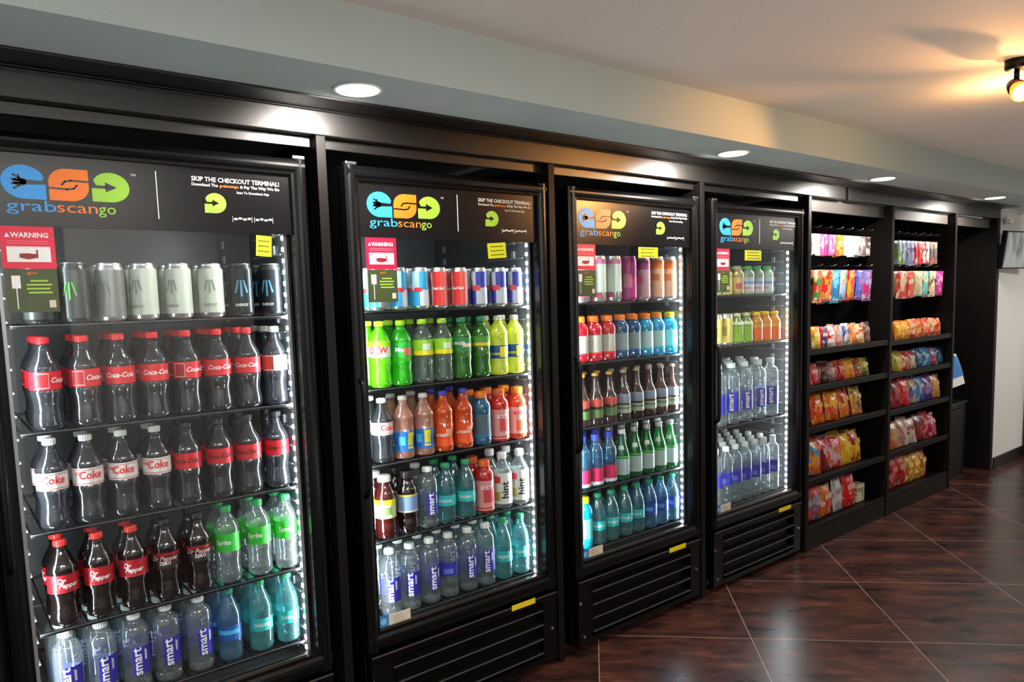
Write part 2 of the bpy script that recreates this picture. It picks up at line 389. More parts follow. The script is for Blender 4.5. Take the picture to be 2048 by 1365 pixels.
def logo_g(x, z, w_, h_, y):
    m_ = MB(); D = DARKHDR; m_.plate(corner_shape(x, x+w_, z, z+h_, ['bl']), y, y+.0008, GREENL)
    y1 = y-.0003; cz = z+h_/2
    m_.plate([(x-w_*.02, cz-h_*.05), (x+w_*.38, cz-h_*.05), (x+w_*.38, cz+h_*.05), (x-w_*.02, cz+h_*.05)], y1, y, D)
    m_.plate([(x+w_*.36, cz-h_*.17), (x+w_*.66, cz), (x+w_*.36, cz+h_*.17)], y1, y, D)
    m_.plate([(x-w_*.02, cz+h_*.05), (x+w_*.12, cz+h_*.05), (x+w_*.03, cz+h_*.26), (x-w_*.02, cz+h_*.26)], y1, y, D)
    return m_

# ------------------------------------------------------------------ the coolers
NAMES = ['leftmost cooler', 'second cooler', 'third cooler', 'fourth cooler']
CX = [(.085, .868), (.988, 1.775), (1.882, 2.652), (2.748, 3.510)]
SH = [(1.363, 1.107, .862, .614, .388), (1.365, 1.119, .876, .627, .361), (1.366, 1.130, .872, .619, .372), (1.377, 1.140, None, .752, .360)]
LED = mat('led dots', (.86, .95, 1), .4, emit=11); ALU = mat('led channel', (.5, .53, .55), .3, metal=.6)
DARKTXT = mat('sticker red', '#8a1028', .5); OLIVE = mat('olive sticker', '#3c4826', .5); LIME = mat('lime print', '#9ac040', .5)
BLUEST = mat('energy label blue', '#2c78b8', .5); CREAM = mat('cream label', '#cfc6b4', .5)
def make_cooler(i):
    x0, x1 = CX[i]; cx = (x0+x1)/2; W = x1-x0; hw = W/2
    t = empty('beverage_cooler', (cx, 0, 0), 0, ['black glass-door beverage cooler nearest the camera with cola bottles', 'black glass-door cooler with lime and orange drinks, second along the row', 'black glass-door cooler holding green glass bottles, third along the row', 'black glass-door cooler mostly of clear water bottles, beside the snack shelves'][i], 'cooler', 'glass-door coolers along the wall')
    # cabinet shell
    c = MB(); a = hw-.004
    c.box(-a, -a+.045, .05, .72, .02, 1.80, BLACKMET); c.box(a-.045, a, .05, .72, .02, 1.80, BLACKMET)
    c.box(-a+.045, a-.045, .05, .72, 1.735, 1.80, BLACKMET); c.box(-a+.045, a-.045, .05, .72, .02, .29, BLACKMET); c.box(-a+.045, a-.045, .68, .72, .29, 1.735, BLACKMET)
    c.build('cabinet', t, bevel=.004)
    b = a-.046; c = MB()
    c.box(-b, -b+.004, .052, .675, .295, 1.73, LINER); c.box(b-.004, b, .052, .675, .295, 1.73, LINER); c.box(-b+.004, b-.004, .67, .675, .295, 1.73, LINER)
    c.box(-b+.004, b-.004, .052, .67, 1.726, 1.73, LINER); c.box(-b+.004, b-.004, .052, .67, .295, .30, LINER)
    for sx in (-1, 1):
        for k in range(24): c.box(min(sx*(b-.005), sx*(b-.009)), max(sx*(b-.005), sx*(b-.009)), .085, .30, .36+k*.056, .3635+k*.056, ALU)
        for yy in (.14, .6):
            for k in range(26): c.box(min(sx*(b-.004), sx*(b-.009)), max(sx*(b-.004), sx*(b-.009)), yy-.008, yy+.008, .34+k*.05, .365+k*.05, ALU)
    c.build('liner', t)
    # door: profiled frame in four bars
    fwd = .043; d = MB(); z0, z1 = .298, 1.796
    def bar(xa, xb, za, zb, vert):
        n = 6; pr = []
        for k in range(n+1):
            s_ = k/n; pr.append((s_, .010*(1-math.sin(PI*min(1, s_*1.15)))-.0))
        for k in range(n):
            (s0, y0), (s1, y1) = pr[k], pr[k+1]
            if vert: d.add([(xa+(xb-xa)*s0, y0, za), (xa+(xb-xa)*s1, y1, za), (xa+(xb-xa)*s1, y1, zb), (xa+(xb-xa)*s0, y0, zb)], [(0, 1, 2, 3)], BLACKMET, True)
            else: d.add([(xa, y0, za+(zb-za)*s0), (xb, y0, za+(zb-za)*s0), (xb, y1, za+(zb-za)*s1), (xa, y1, za+(zb-za)*s1)], [(0, 1, 2, 3)], BLACKMET, True)
    for (xa, xb, za, zb, vv) in ((-hw, -hw+fwd, z0, z1, 1), (hw, hw-fwd, z0, z1, 1)): bar(xa, xb, za, zb, True)
    bar(-hw+.004, hw-.004, z1, z1-fwd, False); bar(-hw+.004, hw-.004, z0, z0+.06, False)
    d.box(-hw, -hw+fwd, .010, .046, z0, z1, BLACKMET); d.box(hw-fwd, hw, .010, .046, z0, z1, BLACKMET)
    d.box(-hw+fwd, hw-fwd, .010, .046, z1-fwd, z1, BLACKMET); d.box(-hw+fwd, hw-fwd, .010, .046, z0, z0+.06, BLACKMET)
    dr = d.build('door', t)
    gx0, gx1 = -hw+fwd, hw-fwd; gz0, gz1 = z0+.06, z1-fwd; gy = .022
    MB().box(gx0, gx1, gy, gy+.004, gz0, gz1, GLASS).build('glass_pane', dr)
    tr = MB(); bronze = mat('metal trim with warm reflection', (.32, .27, .24), .3, metal=1)  # warm tint paints a copper reflection into the trim
    tr.box(gx0, gx1-.035, .014, .02, gz0, gz0+.007, bronze); tr.box(gx0, gx1, .012, .02, gz0-.004, gz0-.001, bronze); tr.build('bottom_trim', dr)
    # long pull handle on the left edge
    h = MB(); hx = -hw+.014
    h.tube([(hx, .004, 1.16), (hx, -.016, 1.145), (hx, -.02, 1.12), (hx, -.02, .84), (hx, -.016, .815), (hx, .004, .80)], .0085, BLACKPL, 10)
    h.build('handle', dr)
    hg = MB(); sx = 1 if i in (0, 2) else -1
    hg.box(sx*(hw-.02)-.018, sx*(hw-.02)+.018, .004, .03, z1+.0005, z1+.010, mat('dull steel', (.35, .35, .36), .3, metal=1)).build('hinge', dr, bevel=.002)
    # header with the logo
    hd = MB().box(gx0, gx1, gy-.0015, gy-.0002, 1.588, gz1, DARKHDR).build('header_panel', t)
    X = lambda v: v-1.045+gx0           # measured on the second cooler
    y = gy-.0026
    DL = [.007, .013, 0, .014][i]; X0 = X; X = lambda v: X0(v)+(DL if i == 1 or v < 1.38 else 0)
    lx = X(1.062)
    logo_c(lx, 1.650, .086, .076, y).build('logo_hand', hd)
    logo_s(X(1.154), 1.650, .082, .074, y).build('logo_handshake', hd)
    logo_g(X(1.242), 1.652, .082, .070, y).build('logo_arrow', hd)
    tx = MB()
    for s_, xx, ww, mt in (('grab', 1.068, .098, BLUEL), ('scan', 1.167, .084, ORANGEL), ('go', 1.2525, .038, GREENL)):
        MB().text(s_, X(xx), 1.623, .036, mt, y, w=ww).build('logo_word', hd)
    MB().text('TM', X(1.328), 1.718, .008, WHITEP, y, w=.012).build('trademark_sign', hd)
    if i != 2: MB().box(X(1.3925), X(1.3945), y, y+.001, 1.617, 1.735, WHITEP).build('divider_line', hd)
    tx = MB(); tx.text('SKIP THE CHECKOUT TERMINAL!', X(1.478), 1.719, .016, WHITEP, y, w=.232, bold=.02)
    tx.build('headline', hd); tx = MB(); tx.text('Download The', X(1.478), 1.7065, .0105, WHITEP, y, w=.066, bold=.02); tx.text('grabscango', X(1.548), 1.7065, .0105, ORANGEL, y, w=.05, bold=.01); tx.text('& Pay The Way We Go', X(1.602), 1.7065, .0105, WHITEP, y, w=.108, bold=.02)
    tx.build('second_line', hd); tx = MB(); tx.text('Scan To Download App', X(1.592), 1.692, .009, WHITEP, y, w=.088, bold=.01)
    tx.build('third_line', hd)
    for k in (0, 1):
        tx = MB()
        xa = X(1.578)+k*.058
        for q in range(4): tx.box(xa+.003+q*.012, xa+.012+q*.012, y, y+.001, 1.6225+.002*(q % 2), 1.6275+.002*(q % 2), WHITEP)
        tx.box(xa-.001, xa-.0003, y, y+.001, 1.617, 1.632, WHITEP); tx.box(xa+.0503, xa+.051, y, y+.001, 1.617, 1.632, WHITEP)
        tx.build('store_badge', hd)
    logo_g(X(1.507), 1.638, .056, .052, y).build('logo_arrow', hd)
    # stickers on the glass
    wx = [.012, .019, -.001, .004][i]+gx0+.001; wz1 = 1.5885
    ws = MB().box(wx, wx+.105, gy-.0014, gy-.0004, 1.492, wz1, SIGNRED).build('warning_sticker', t)
    s = MB(); s.plate([(wx+.008, 1.563), (wx+.018, 1.563), (wx+.013, 1.573)], gy-.0022, gy-.0016, WHITEP); s.text('WARNING', wx+.019, 1.563, .0155, WHITEP, gy-.0022, w=.074, bold=.03)
    for k in range(2): s.box(wx+.012, wx+.092, gy-.0022, gy-.0016, 1.5535-k*.005, 1.5552-k*.005, mat('pale pink print', '#e07088', .5))
    s.build('sticker_lettering', ws)
    s = MB().box(wx+.010, wx+.095, gy-.0022, gy-.0016, 1.507, 1.542, WHITEP)
    s.plate([(wx+.034, 1.517), (wx+.05, 1.513), (wx+.066, 1.516), (wx+.068, 1.525), (wx+.05, 1.527), (wx+.034, 1.526)], gy-.0028, gy-.0023, DARKTXT)
    s.box(wx+.067, wx+.07, gy-.0028, gy-.0023, 1.516, 1.535, DARKTXT); s.build('pictogram', ws)
    gs = MB().box(wx+.002, wx+.104, gy-.0014, gy-.0004, 1.392, 1.491, OLIVE).build('green_sticker', t)
    s = MB().box(wx+.014, wx+.031, gy-.0022, gy-.0016, 1.447, 1.476, WHITEP).box(wx+.0215, wx+.0235, gy-.0022, gy-.0016, 1.40, 1.447, WHITEP).box(wx+.084, wx+.097, gy-.0022, gy-.0016, 1.402, 1.419, CREAM)
    for k, (a_, b_) in enumerate(((.05, .085), (.042, .092), (.042, .088), (.045, .092))): s.box(wx+a_, wx+b_, gy-.0022, gy-.0016, 1.462-k*.009, 1.466-k*.009, LIME)
    s.text('go', wx+.045, 1.48, .009, ORANGEL, gy-.0022, w=.02); s.build('sticker_print', gs)
    NT = [(.719, .762, 1.527, 1.583, -2), (1.513, 1.592, 1.531, 1.583, 2), (2.277, 2.398, 1.541, 1.584, 0), (3.021, 3.192, 1.537, 1.585, 0)][i]
    nx0, nx1 = NT[0]-cx, NT[1]-cx
    if i == 3: nx1 = nx0+.135
    ny = gy-.0012
    nn = MB().box(-(nx1-nx0)/2, (nx1-nx0)/2, 0, .0008, -(NT[3]-NT[2])/2, (NT[3]-NT[2])/2, YEL)
    no = nn.build('price_note', t, loc=((nx0+nx1)/2, ny, (NT[2]+NT[3])/2)); no.rotation_euler = (0, math.radians(-NT[4]*2), 0)
    pr = MB(); wn_ = nx1-nx0
    for k in range(3):
        rr = random.Random(i*10+k); xq = -wn_*.36
        while xq < wn_*.3:
            q = rr.uniform(.08, .2)*wn_; pr.box(xq, xq+q*.8, -.0006, -.0001, .012-k*.014, .0155-k*.014, mat('note ink', '#4c5408', .5)); xq += q
    pr.build('note_ink', no)
    el = MB().box(gx0+.002, gx0+.038, gy-.0014, gy-.0004, gz0+.002, gz0+.044, BLUEST).box(gx0+.038, gx0+.118, gy-.0014, gy-.0004, gz0+.002, gz0+.040, CREAM).build('energy_label', t)
    s = MB(); s.plate(corner_shape(gx0+.008, gx0+.030, gz0+.012, gz0+.034, []), gy-.0022, gy-.0016, mat('pale blue', '#7db4dc', .5)).build('round_mark', el); s = MB()
    for k in range(3): s.box(gx0+.056, gx0+.10-k*.008, gy-.0022, gy-.0016, gz0+.011+k*.009, gz0+.0125+k*.009, mat('grey print', '#8c8478', .5))
    s.build('label_print', el)
    # lower grille
    g = MB(); gz = .286
    g.box(-hw+.004, hw-.004, .0, .02, .262, gz, BLACKMET); g.box(-hw+.004, -hw+.075, .004, .03, .025, .262, BLACKMET); g.box(hw-.07, hw-.004, .004, .03, .025, .262, BLACKMET)
    g.box(-hw+.075, hw-.07, .028, .032, .025, .262, BLACKPL); g.box(-hw+.075, hw-.07, .004, .03, .025, .045, BLACKMET)
    gr = g.build('grille', t, bevel=.003)
    DEEP = mat('deep black plastic', (.0008, .0008, .0009), .7, spec=.08); lv = MB(); edge = mat('louver edge highlight', (.06, .053, .052), .4)  # paler edge paints the highlight along each louver
    for k in range(4):
        zz = .232-k*.055
        lv.add([(-hw+.08, .002, zz), (hw-.075, .002, zz), (hw-.075, .024, zz+.012), (-hw+.08, .024, zz+.012)], [(0, 1, 2, 3)], DEEP)
        lv.box(-hw+.08, hw-.075, -.002, .003, zz-.003, zz, edge)
    lv.box(-hw+.006, hw-.006, -.003, .001, gz-.003, gz, edge)
    lv.build('louvers', gr)
    for (xx, zz) in ((-hw+.03, .06), (-hw+.012, .20), (hw-.03, .15)): MB().plate([(xx+.006*math.cos(q*PI/4), zz+.006*math.sin(q*PI/4)) for q in range(8)], -.001, .004, CHROME).build('screw', gr)
    tg = MB().box(hw-.225, hw-.115, -.0045, -.0032, gz-.012, gz+.008, mat('yellow tag', '#e8cc18', .45)).build('yellow_tag', t); tg['label'] = 'small yellow tag on the grille edge'
    for sx in (-1, 1): MB().lathe([(0, .018), (.004, .02), (.022, .02)], BLACKPL, 12, c=(sx*(hw-.06), .1, 0)).build('foot', t)
    # light strips and their lamps
    for sx in (-1, 1):
        xx = sx*(b-.010) if sx > 0 else -b+.003
        ls = MB().box(min(xx, xx+sx*.009), max(xx, xx+sx*.009), .050, .064, .34, 1.70, ALU)
        for k in range(42): ls.box(xx-.0025 if sx > 0 else xx, xx if sx > 0 else xx+.0012, .0515 if sx > 0 else .0555, .0625 if sx > 0 else .0595, .36+k*.032, .371+k*.032, LED)
        lo = ls.build('light_strip', t)
        lamp('strip_light', 'AREA', (xx-sx*.004, .057, 1.02), COOLER_POWER, (.88, .96, 1), (-sx*.85, .5, 0), lo, shape='RECTANGLE', size=.014, size_y=1.3)
    # wire shelves
    for k, z in enumerate(SH[i]):
        if z is None: continue
        s = MB(); z -= .0008
        s.box(-b+.012, b-.012, .063, .071, z-.009, z-.001, SHELFM); s.box(-b+.006, b-.006, .55, .557, z-.012, z-.004, SHELFM); s.box(-b+.006, b-.006, .3, .306, z-.012, z-.004, SHELFM)
        n_ = 26
        for q in range(n_+1):
            xx = (-b+.014)+(2*b-.028)*q/n_; s.box(xx-.002, xx+.002, .066, .557, z-.004, z, SHELFM)
        s.box(-b+.012, b-.012, .0605, .063, z-.003, z-.001, mat('shelf wire glint', (.16, .17, .18), .3, metal=.6))  # paler front wire added to draw the bright line under the bottles
        s.build('shelf', t)
    return t
for i in range(4): make_cooler(i)

# ------------------------------------------------------------------ drinks
PROF = {
 'cola': ([(0, .78), (.015, .92), (.04, .97), (.12, .96), (.2, .88), (.27, .86), (.33, .92), (.39, 1), (.425, 1), (.43, .975), (.635, .975), (.645, 1), (.68, .97), (.74, .80), (.80, .58), (.86, .42), (.885, .37), (.89, .43), (.90, .43), (.905, .36), (.93, .36)], .925, .41),
 'soda': ([(0, .78), (.015, .92), (.05, 1), (.16, .97), (.22, .92), (.28, .93), (.36, 1), (.375, 1), (.38, .975), (.66, .975), (.67, 1), (.72, .97), (.79, .80), (.85, .56), (.885, .40), (.89, .45), (.90, .45), (.905, .37), (.93, .37)], .92, .42),
 'water': ([(0, .8), (.02, .95), (.07, 1), (.11, .94), (.15, 1), (.19, .95), (.23, 1), (.27, .98), (.48, .98), (.52, 1), (.6, .97), (.7, .84), (.79, .63), (.86, .43), (.885, .40), (.89, .46), (.90, .46), (.905, .38), (.93, .38)], .92, .43),
 'tallwater': ([(0, .84), (.01, .95), (.04, 1), (.12, 1), (.125, .975), (.13, 1), (.72, 1), (.78, .96), (.83, .84), (.865, .62), (.88, .46), (.89, .5), (.90, .5), (.905, .42), (.93, .42)], .915, .47),
 'sport': ([(0, .85), (.02, .98), (.1, 1), (.12, .95), (.15, .97), (.58, .95), (.61, 1), (.7, 1), (.77, .93), (.82, .76), (.855, .6), (.86, .64), (.875, .64), (.88, .56), (.90, .56)], .87, .60),
 'longneck': ([(0, .9), (.015, 1), (.47, 1), (.53, .93), (.60, .68), (.68, .48), (.8, .40), (.93, .36), (.935, .42), (.95, .42)], .94, .44),
 'greenglass': ([(0, .9), (.015, 1), (.42, 1), (.5, .96), (.6, .80), (.7, .60), (.8, .46), (.9, .41), (.91, .45), (.925, .45)], .90, .46),
 'tea': ([(0, .9), (.015, 1), (.2, 1), (.22, .95), (.26, .98), (.62, .98), (.66, 1), (.72, .92), (.78, .74), (.84, .57), (.875, .55), (.88, .6), (.9, .6)], .88, .6),
 'flavoured': ([(0, .9), (.02, 1), (.60, 1), (.68, .95), (.75, .76), (.81, .54), (.86, .45), (.87, .5), (.88, .5), (.9, .42)], .88, .48),
 'can': ([(0, .72), (.01, .8), (.045, 1), (.90, 1), (.95, .90), (.965, .88), (.985, .9), (.99, .88)], .98, .86),
 'juicecan': ([(0, .8), (.02, .95), (.05, 1), (.52, 1), (.6, .94), (.75, .9), (.8, .96), (.9, .96), (.94, .9)], .94, .8),
}
def rad(prof, z):
    for (a, ra), (b, rb) in zip(prof[:-1], prof[1:]):
        if a <= z <= b: return ra+(rb-ra)*(z-a)/(b-a)
    return prof[-1][1]
CLEAR = pet('clear plastic', (.88, .94, .95), (.6, .66, .67), .13)
COLA = pet('cola in plastic', (.36, .38, .41), (.075, .08, .095), .42)  # bluish grey paints the door glass haze into the cola
DKCOLA = pet('dark soda in plastic', (.16, .12, .12), (.012, .008, .008), .65)
AQUA = pet('aqua plastic', (.45, .80, .82), (.18, .50, .52), .22)
BLUEW = pet('blue plastic', (.50, .74, .88), (.15, .38, .55), .22)
GREENC = pet('green tinted plastic', (.75, .88, .80), (.4, .5, .45), .15)
def liq(name, h, op=.85): 
    c = rgb(h); return pet(name, tuple(min(1, x*1.1+.02) for x in c), c, op)
LM = lambda h: mat('label '+h, h, .42)
CM = lambda h: mat('cap '+h, h, .4)
SILVER = mat('can aluminium', (.72, .73, .74), .28, metal=.85)
# kind: (name, words, category, profile, body, cap, label bands [(z0,z1,a0,a1,mat)], lettering [(text,z,ang,size,mat,rot,shear)])
K = {}
def kind(key, name, words_, cat, prof, body, cap, bands, letters=(), lid=None):
    K[key] = dict(name=name, words=words_, cat=cat, prof=prof, body=body, cap=cap, bands=bands, letters=letters)
A = PI
W0 = '#e4e6e2'
kind('coke', 'cola_bottle', 'red-capped cola bottle', 'bottle', 'cola', COLA, CM('#e0262c'), [(.435, .63, -A, A, LM('#d3202c'))], [('Coca-Cola', .51, -.1, .080, WHITEP, 0, .35), ('Coca-Cola', .51, 2.6, .080, WHITEP, 0, .35)])
kind('coke2', 'cola_bottle', 'red-labelled cola bottle', 'bottle', 'cola', COLA, CM('#e0262c'), [(.435, .63, -A, A, LM('#d3202c')), (.452, .612, -.75, .05, LM('#f0b8b0')), (.46, .604, -.70, .0, LM('#a01820'))], [('Coca-Cola', .51, 1.1, .080, WHITEP, 0, .35)])
kind('cokew', 'cola_bottle', 'white-capped pale-labelled cola bottle', 'bottle', 'cola', COLA, CM('#c8ccc8'), [(.435, .63, -A, A, LM('#d8d8d4')), (.45, .615, -1.3, -.2, LM('#b04a3a'))], [])
kind('diet', 'cola_bottle', 'white-labelled diet cola bottle', 'bottle', 'cola', COLA, CM('#c9cdc6'), [(.435, .63, -A, A, LM('#d8d6d2')), (.45, .458, -A, A, LM('#c43040')), (.608, .614, -A, A, LM('#c43040'))], [('Coke', .51, .25, .125, RED, 0, .1), ('DIET', .555, -.55, .05, RED, 0, 0)])
kind('zero', 'cola_bottle', 'black-capped red-labelled cola bottle', 'bottle', 'cola', COLA, CM('#1c1c1e'), [(.435, .63, -A, A, LM('#c41c26'))], [('Coca-Cola', .51, -.2, .080, mat('dark print', '#280808', .5), 0, .35)])
kind('pepper', 'soda_bottle', 'red-capped dark soda bottle', 'bottle', 'cola', DKCOLA, CM('#d8342e'), [(.40, .61, -A, A, LM('#a8121e'))], [('Dr', .515, -.35, .085, WHITEP, 0, .3), ('Pepper', .46, .1, .08, WHITEP, 0, .3)])
kind('pepperz', 'soda_bottle', 'black-capped dark soda bottle', 'bottle', 'cola', DKCOLA, CM('#141416'), [(.40, .61, -A, A, LM('#1c0a0c')), (.56, .60, -A, A, LM('#8a1018'))], [('Dr Pepper', .505, -.1, .085, mat('pale red print', '#d8a0a0', .5), 0, .3), ('ZERO', .45, -.1, .06, WHITEP, 0, 0)])
kind('sprite', 'soda_bottle', 'green-capped lemon-lime soda bottle', 'bottle', 'soda', CLEAR, CM('#2fa05c'), [(.42, .66, -A, A, LM('#2fb535'))], [('Sprite', .52, -.2, .09, WHITEP, 0, .1)])
kind('smart', 'water_bottle', 'tall blue-labelled water bottle', 'bottle', 'tallwater', CLEAR, CM('#e4e8e4'), [(.22, .58, -.35, 1.35, LM('#2c2a9c')), (.24, .50, 2.3, 4.1, LM('#4c5ca8'))], [('smart', .40, -.05, .155, WHITEP, 1, 0), ('water', .47, .55, .06, WHITEP, 1, 0)])
kind('dasani', 'water_bottle', 'aqua water bottle with green cap', 'bottle', 'water', AQUA, CM('#2a9c68'), [(.29, .47, -A, A, LM('#2cb8b8'))], [('DASANI', .355, -.1, .07, WHITEP, 0, 0)])
kind('dasanib', 'water_bottle', 'blue water bottle with green cap', 'bottle', 'water', BLUEW, CM('#2a9c78'), [(.29, .50, -A, A, LM('#1c5ca8')), (.38, .44, -1.2, .6, LM('#48b0e0'))], [])
kind('mcan', 'energy_drink_can', 'dark green-marked energy can', 'can', 'can', mat('dark can', '#3a3f3e', .3, metal=.5), None, [(.08, .88, -A, A, mat('dark can print', '#4c5250', .3, metal=.5))], [('/|\\', .46, -.3, .30, mat('claw green', '#4fae3a', .4), 0, 0)])
kind('mcans', 'energy_drink_can', 'silver-grey energy can', 'can', 'can', SILVER, None, [(.08, .88, -A, A, mat('grey can print', '#8c938e', .3, metal=.5))], [('/|\\', .46, -.3, .30, mat('can print', '#6a706c', .4), 0, 0)])
kind('mcanw', 'energy_drink_can', 'pale green tall energy can', 'can', 'can', SILVER, None, [(.10, .90, -A, A, mat('white can', '#c3cdc0', .35))], [('/|\\', .52, -.4, .26, mat('can grey', '#7f8a80', .4), 0, 0), ('ENERGY', .22, -.4, .075, mat('can grey', '#7f8a80', .4), 0, 0)])
kind('mcanb', 'energy_drink_can', 'blue-printed black energy can', 'can', 'can', mat('dark can', '#3a3f3e', .3, metal=.5), None, [(.08, .88, -A, A, mat('navy can', '#20262c', .3, metal=.4))], [('/|\\', .46, -.3, .32, mat('ice blue', '#5aa0c8', .4), 0, 0), ('ENERGY', .2, -.3, .07, WHITEP, 0, 0)])
kind('rbb', 'slim_can', 'slim light blue and silver can', 'can', 'can', SILVER, None, [(.08, .46, -A, 0, LM('#2a98cc')), (.46, .9, 0, A, LM('#2a98cc')), (.46, .9, -A, 0, LM('#a8d0dc')), (.08, .46, 0, A, LM('#c0ccd0')), (.42, .52, -.7, .3, LM('#c83038'))], [])
kind('rbr', 'slim_can', 'slim red can', 'can', 'can', SILVER, None, [(.08, .9, -1.2, -.1, LM('#cc2a2a')), (.08, .9, -.1, 1.0, LM('#d85850')), (.08, .9, 1.0, 5.08, LM('#c8c8c8'))], [('Red Bull', .46, -.4, .10, WHITEP, 0, .1)])
kind('rbs', 'slim_can', 'slim blue and silver can', 'can', 'can', SILVER, None, [(.50, .9, -.35, 1.4, LM('#2c36a0')), (.08, .48, -2.0, -.35, LM('#2c36a0')), (.50, .9, -2, -.35, LM('#b4bcc8')), (.08, .48, -.35, 1.4, LM('#b4bcc8')), (.42, .55, -.9, .2, LM('#c8404a'))], [])
kind('dew', 'soda_bottle', 'lime green soda bottle', 'bottle', 'soda', liq('lime soda', '#6ade10', .8), CM('#b4e020'), [(.46, .68, -A, A, LM('#cfe0c0')), (.62, .70, -A, A, LM('#88d818'))], [('DEW', .52, -.1, .14, RED, 0, .1)])
kind('dew2', 'soda_bottle', 'bright green soda bottle', 'bottle', 'soda', liq('green soda', '#30c818', .75), CM('#b4e020'), [(.44, .66, -A, A, LM('#28a838')), (.47, .58, -.1, .8, LM('#c86858'))], [('Mtn', .52, -.45, .10, WHITEP, 0, .1)])
kind('starry', 'soda_bottle', 'yellow-labelled clear soda bottle', 'bottle', 'soda', GREENC, CM('#a8d818'), [(.50, .68, -A, A, LM('#88c428')), (.44, .51, -A, A, LM('#dcd010')), (.52, .62, .0, .8, LM('#c8dcc0'))], [])
kind('ginger', 'soda_bottle', 'green-tinted ginger soda bottle', 'bottle', 'soda', liq('green ginger', '#3a8a28', .6), CM('#1e8a50'), [(.45, .68, -A, A, LM('#2a7a3a')), (.52, .58, .1, 1.0, LM('#d8c8a0'))], [('GINGER', .56, -.3, .07, WHITEP, 0, 0)])
kind('ginger2', 'soda_bottle', 'green soda bottle with gold stripe', 'bottle', 'soda', liq('green ginger', '#3a8a28', .6), CM('#1e8a50'), [(.50, .68, -A, A, LM('#4a8a28')), (.52, .57, -A, A, LM('#d8c030'))], [])
kind('lemon', 'lemonade_bottle', 'pale yellow lemonade bottle', 'bottle', 'soda', liq('lemonade', '#e0ea50', .8), CM('#d8dcc8'), [(.28, .50, -A, A, LM('#1c4c84')), (.30, .48, .1, .8, LM('#e8d020')), (.30, .40, -1.4, -.9, LM('#5cb0d8'))], [])
kind('pinkl', 'lemonade_bottle', 'pink lemonade bottle with blue label', 'bottle', 'cola', liq('pink lemonade', '#c8907c', .7), CM('#b8b0a8'), [(.12, .44, -A, A, LM('#2468b4')), (.16, .42, .05, .7, LM('#d8cc30')), (.22, .36, -.9, -.2, LM('#48b8e8'))], [])
kind('orange', 'soda_bottle', 'orange soda bottle with blue cap', 'bottle', 'cola', liq('orange soda', '#dc5410', .85), CM('#3838a8'), [(.10, .42, -A, A, LM('#e04c18')), (.26, .38, .2, .8, LM('#e8b890'))], [('Crush', .26, -.4, .11, WHITEP, 0, .2)])
def sport(key, words_, liqc, labc, capc='#f08018'):
    kind(key, 'sports_drink_bottle', words_, 'bottle', 'sport', liq('sports '+liqc, liqc, .82), CM(capc), [(.14, .58, -A, A, LM(labc)), (.14, .20, -A, A, LM(liqc))], [])
sport('gred', 'orange-capped red sports drink', '#e01830', '#b8b8a8'); sport('gdkb', 'orange-capped dark blue sports drink', '#105c90', '#7c9090')
sport('glb', 'orange-capped light blue sports drink', '#2ab0dc', '#9cc0c0'); sport('gcy', 'yellow-capped cyan sports drink', '#10c8f0', '#70dce4', '#d8d010'); sport('gbo', 'orange-capped blue sports drink', '#2a7098', '#48606c')
kind('armor', 'sports_drink_bottle', 'wide coral sports drink', 'bottle', 'sport', liq('coral drink', '#e8502c', .88), CM('#f08820'), [(.10, .62, -A, A, LM('#e8a89c')), (.12, .36, -.3, 1.2, LM('#f06040'))], [('BODY', .47, .1, .10, RED, 0, 0)])
kind('armorr', 'sports_drink_bottle', 'wide red sports drink', 'bottle', 'sport', liq('red drink', '#d82818', .88), CM('#e06820'), [(.05, .62, -A, A, LM('#d8908c')), (.2, .5, -.3, .9, LM('#c84048'))], [('BODY', .45, .1, .10, WHITEP, 0, 0)])
kind('teay', 'tea_bottle', 'brown tea bottle with yellow label', 'bottle', 'tea', liq('tea', '#4c1410', .9), CM('#b8b8b0'), [(.32, .62, -A, A, LM('#d8d8a0')), (.54, .62, -A, A, LM('#e8dc20')), (.38, .5, -.9, .3, LM('#6c8c50'))], [])
kind('teab', 'tea_bottle', 'dark tea bottle with blue label', 'bottle', 'tea', liq('dark tea', '#1c0c0a', .9), CM('#282020'), [(.34, .62, -A, A, LM('#7c98c0')), (.60, .63, -A, A, LM('#d0c040')), (.34, .37, -A, A, LM('#c8c8c0'))], [])
kind('hint', 'flavoured_water_bottle', 'white-labelled flavoured water', 'bottle', 'flavoured', CLEAR, CM('#e8ece8'), [(.08, .64, -A, A, LM('#d8dcd4')), (.46, .58, -1.25, -.55, LM('#c83040')), (.14, .30, -1.25, -.6, LM('#a89c40'))], [('hint', .34, -.1, .20, mat('ink black', '#181818', .5), 1, 0)])
kind('cwhite', 'tall_can', 'white and silver tall can', 'can', 'can', SILVER, None, [(.22, .82, -A, A, LM('#c4d4c8')), (.82, .92, -A, A, LM('#c070a0')), (.1, .2, -.9, .2, LM('#a04850'))], [])
kind('cmag', 'tall_can', 'magenta tall can', 'can', 'can', mat('magenta can', '#a8347c', .3, metal=.4), None, [(.08, .92, -A, A, mat('magenta', '#a83078', .32)), (.3, .6, -1, 0, LM('#c07a98'))], [])
kind('cpur', 'tall_can', 'mauve tall can', 'can', 'can', SILVER, None, [(.70, .92, -A, A, LM('#7c2c64')), (.08, .70, -A, A, LM('#9c7c84')), (.4, .58, -.9, .1, LM('#c04c6c'))], [])
kind('cora', 'tall_can', 'orange and gold tall can', 'can', 'can', SILVER, None, [(.72, .92, -A, A, LM('#c8682c')), (.08, .72, -A, A, LM('#b89478')), (.45, .6, -.9, .1, LM('#a85c30'))], [])
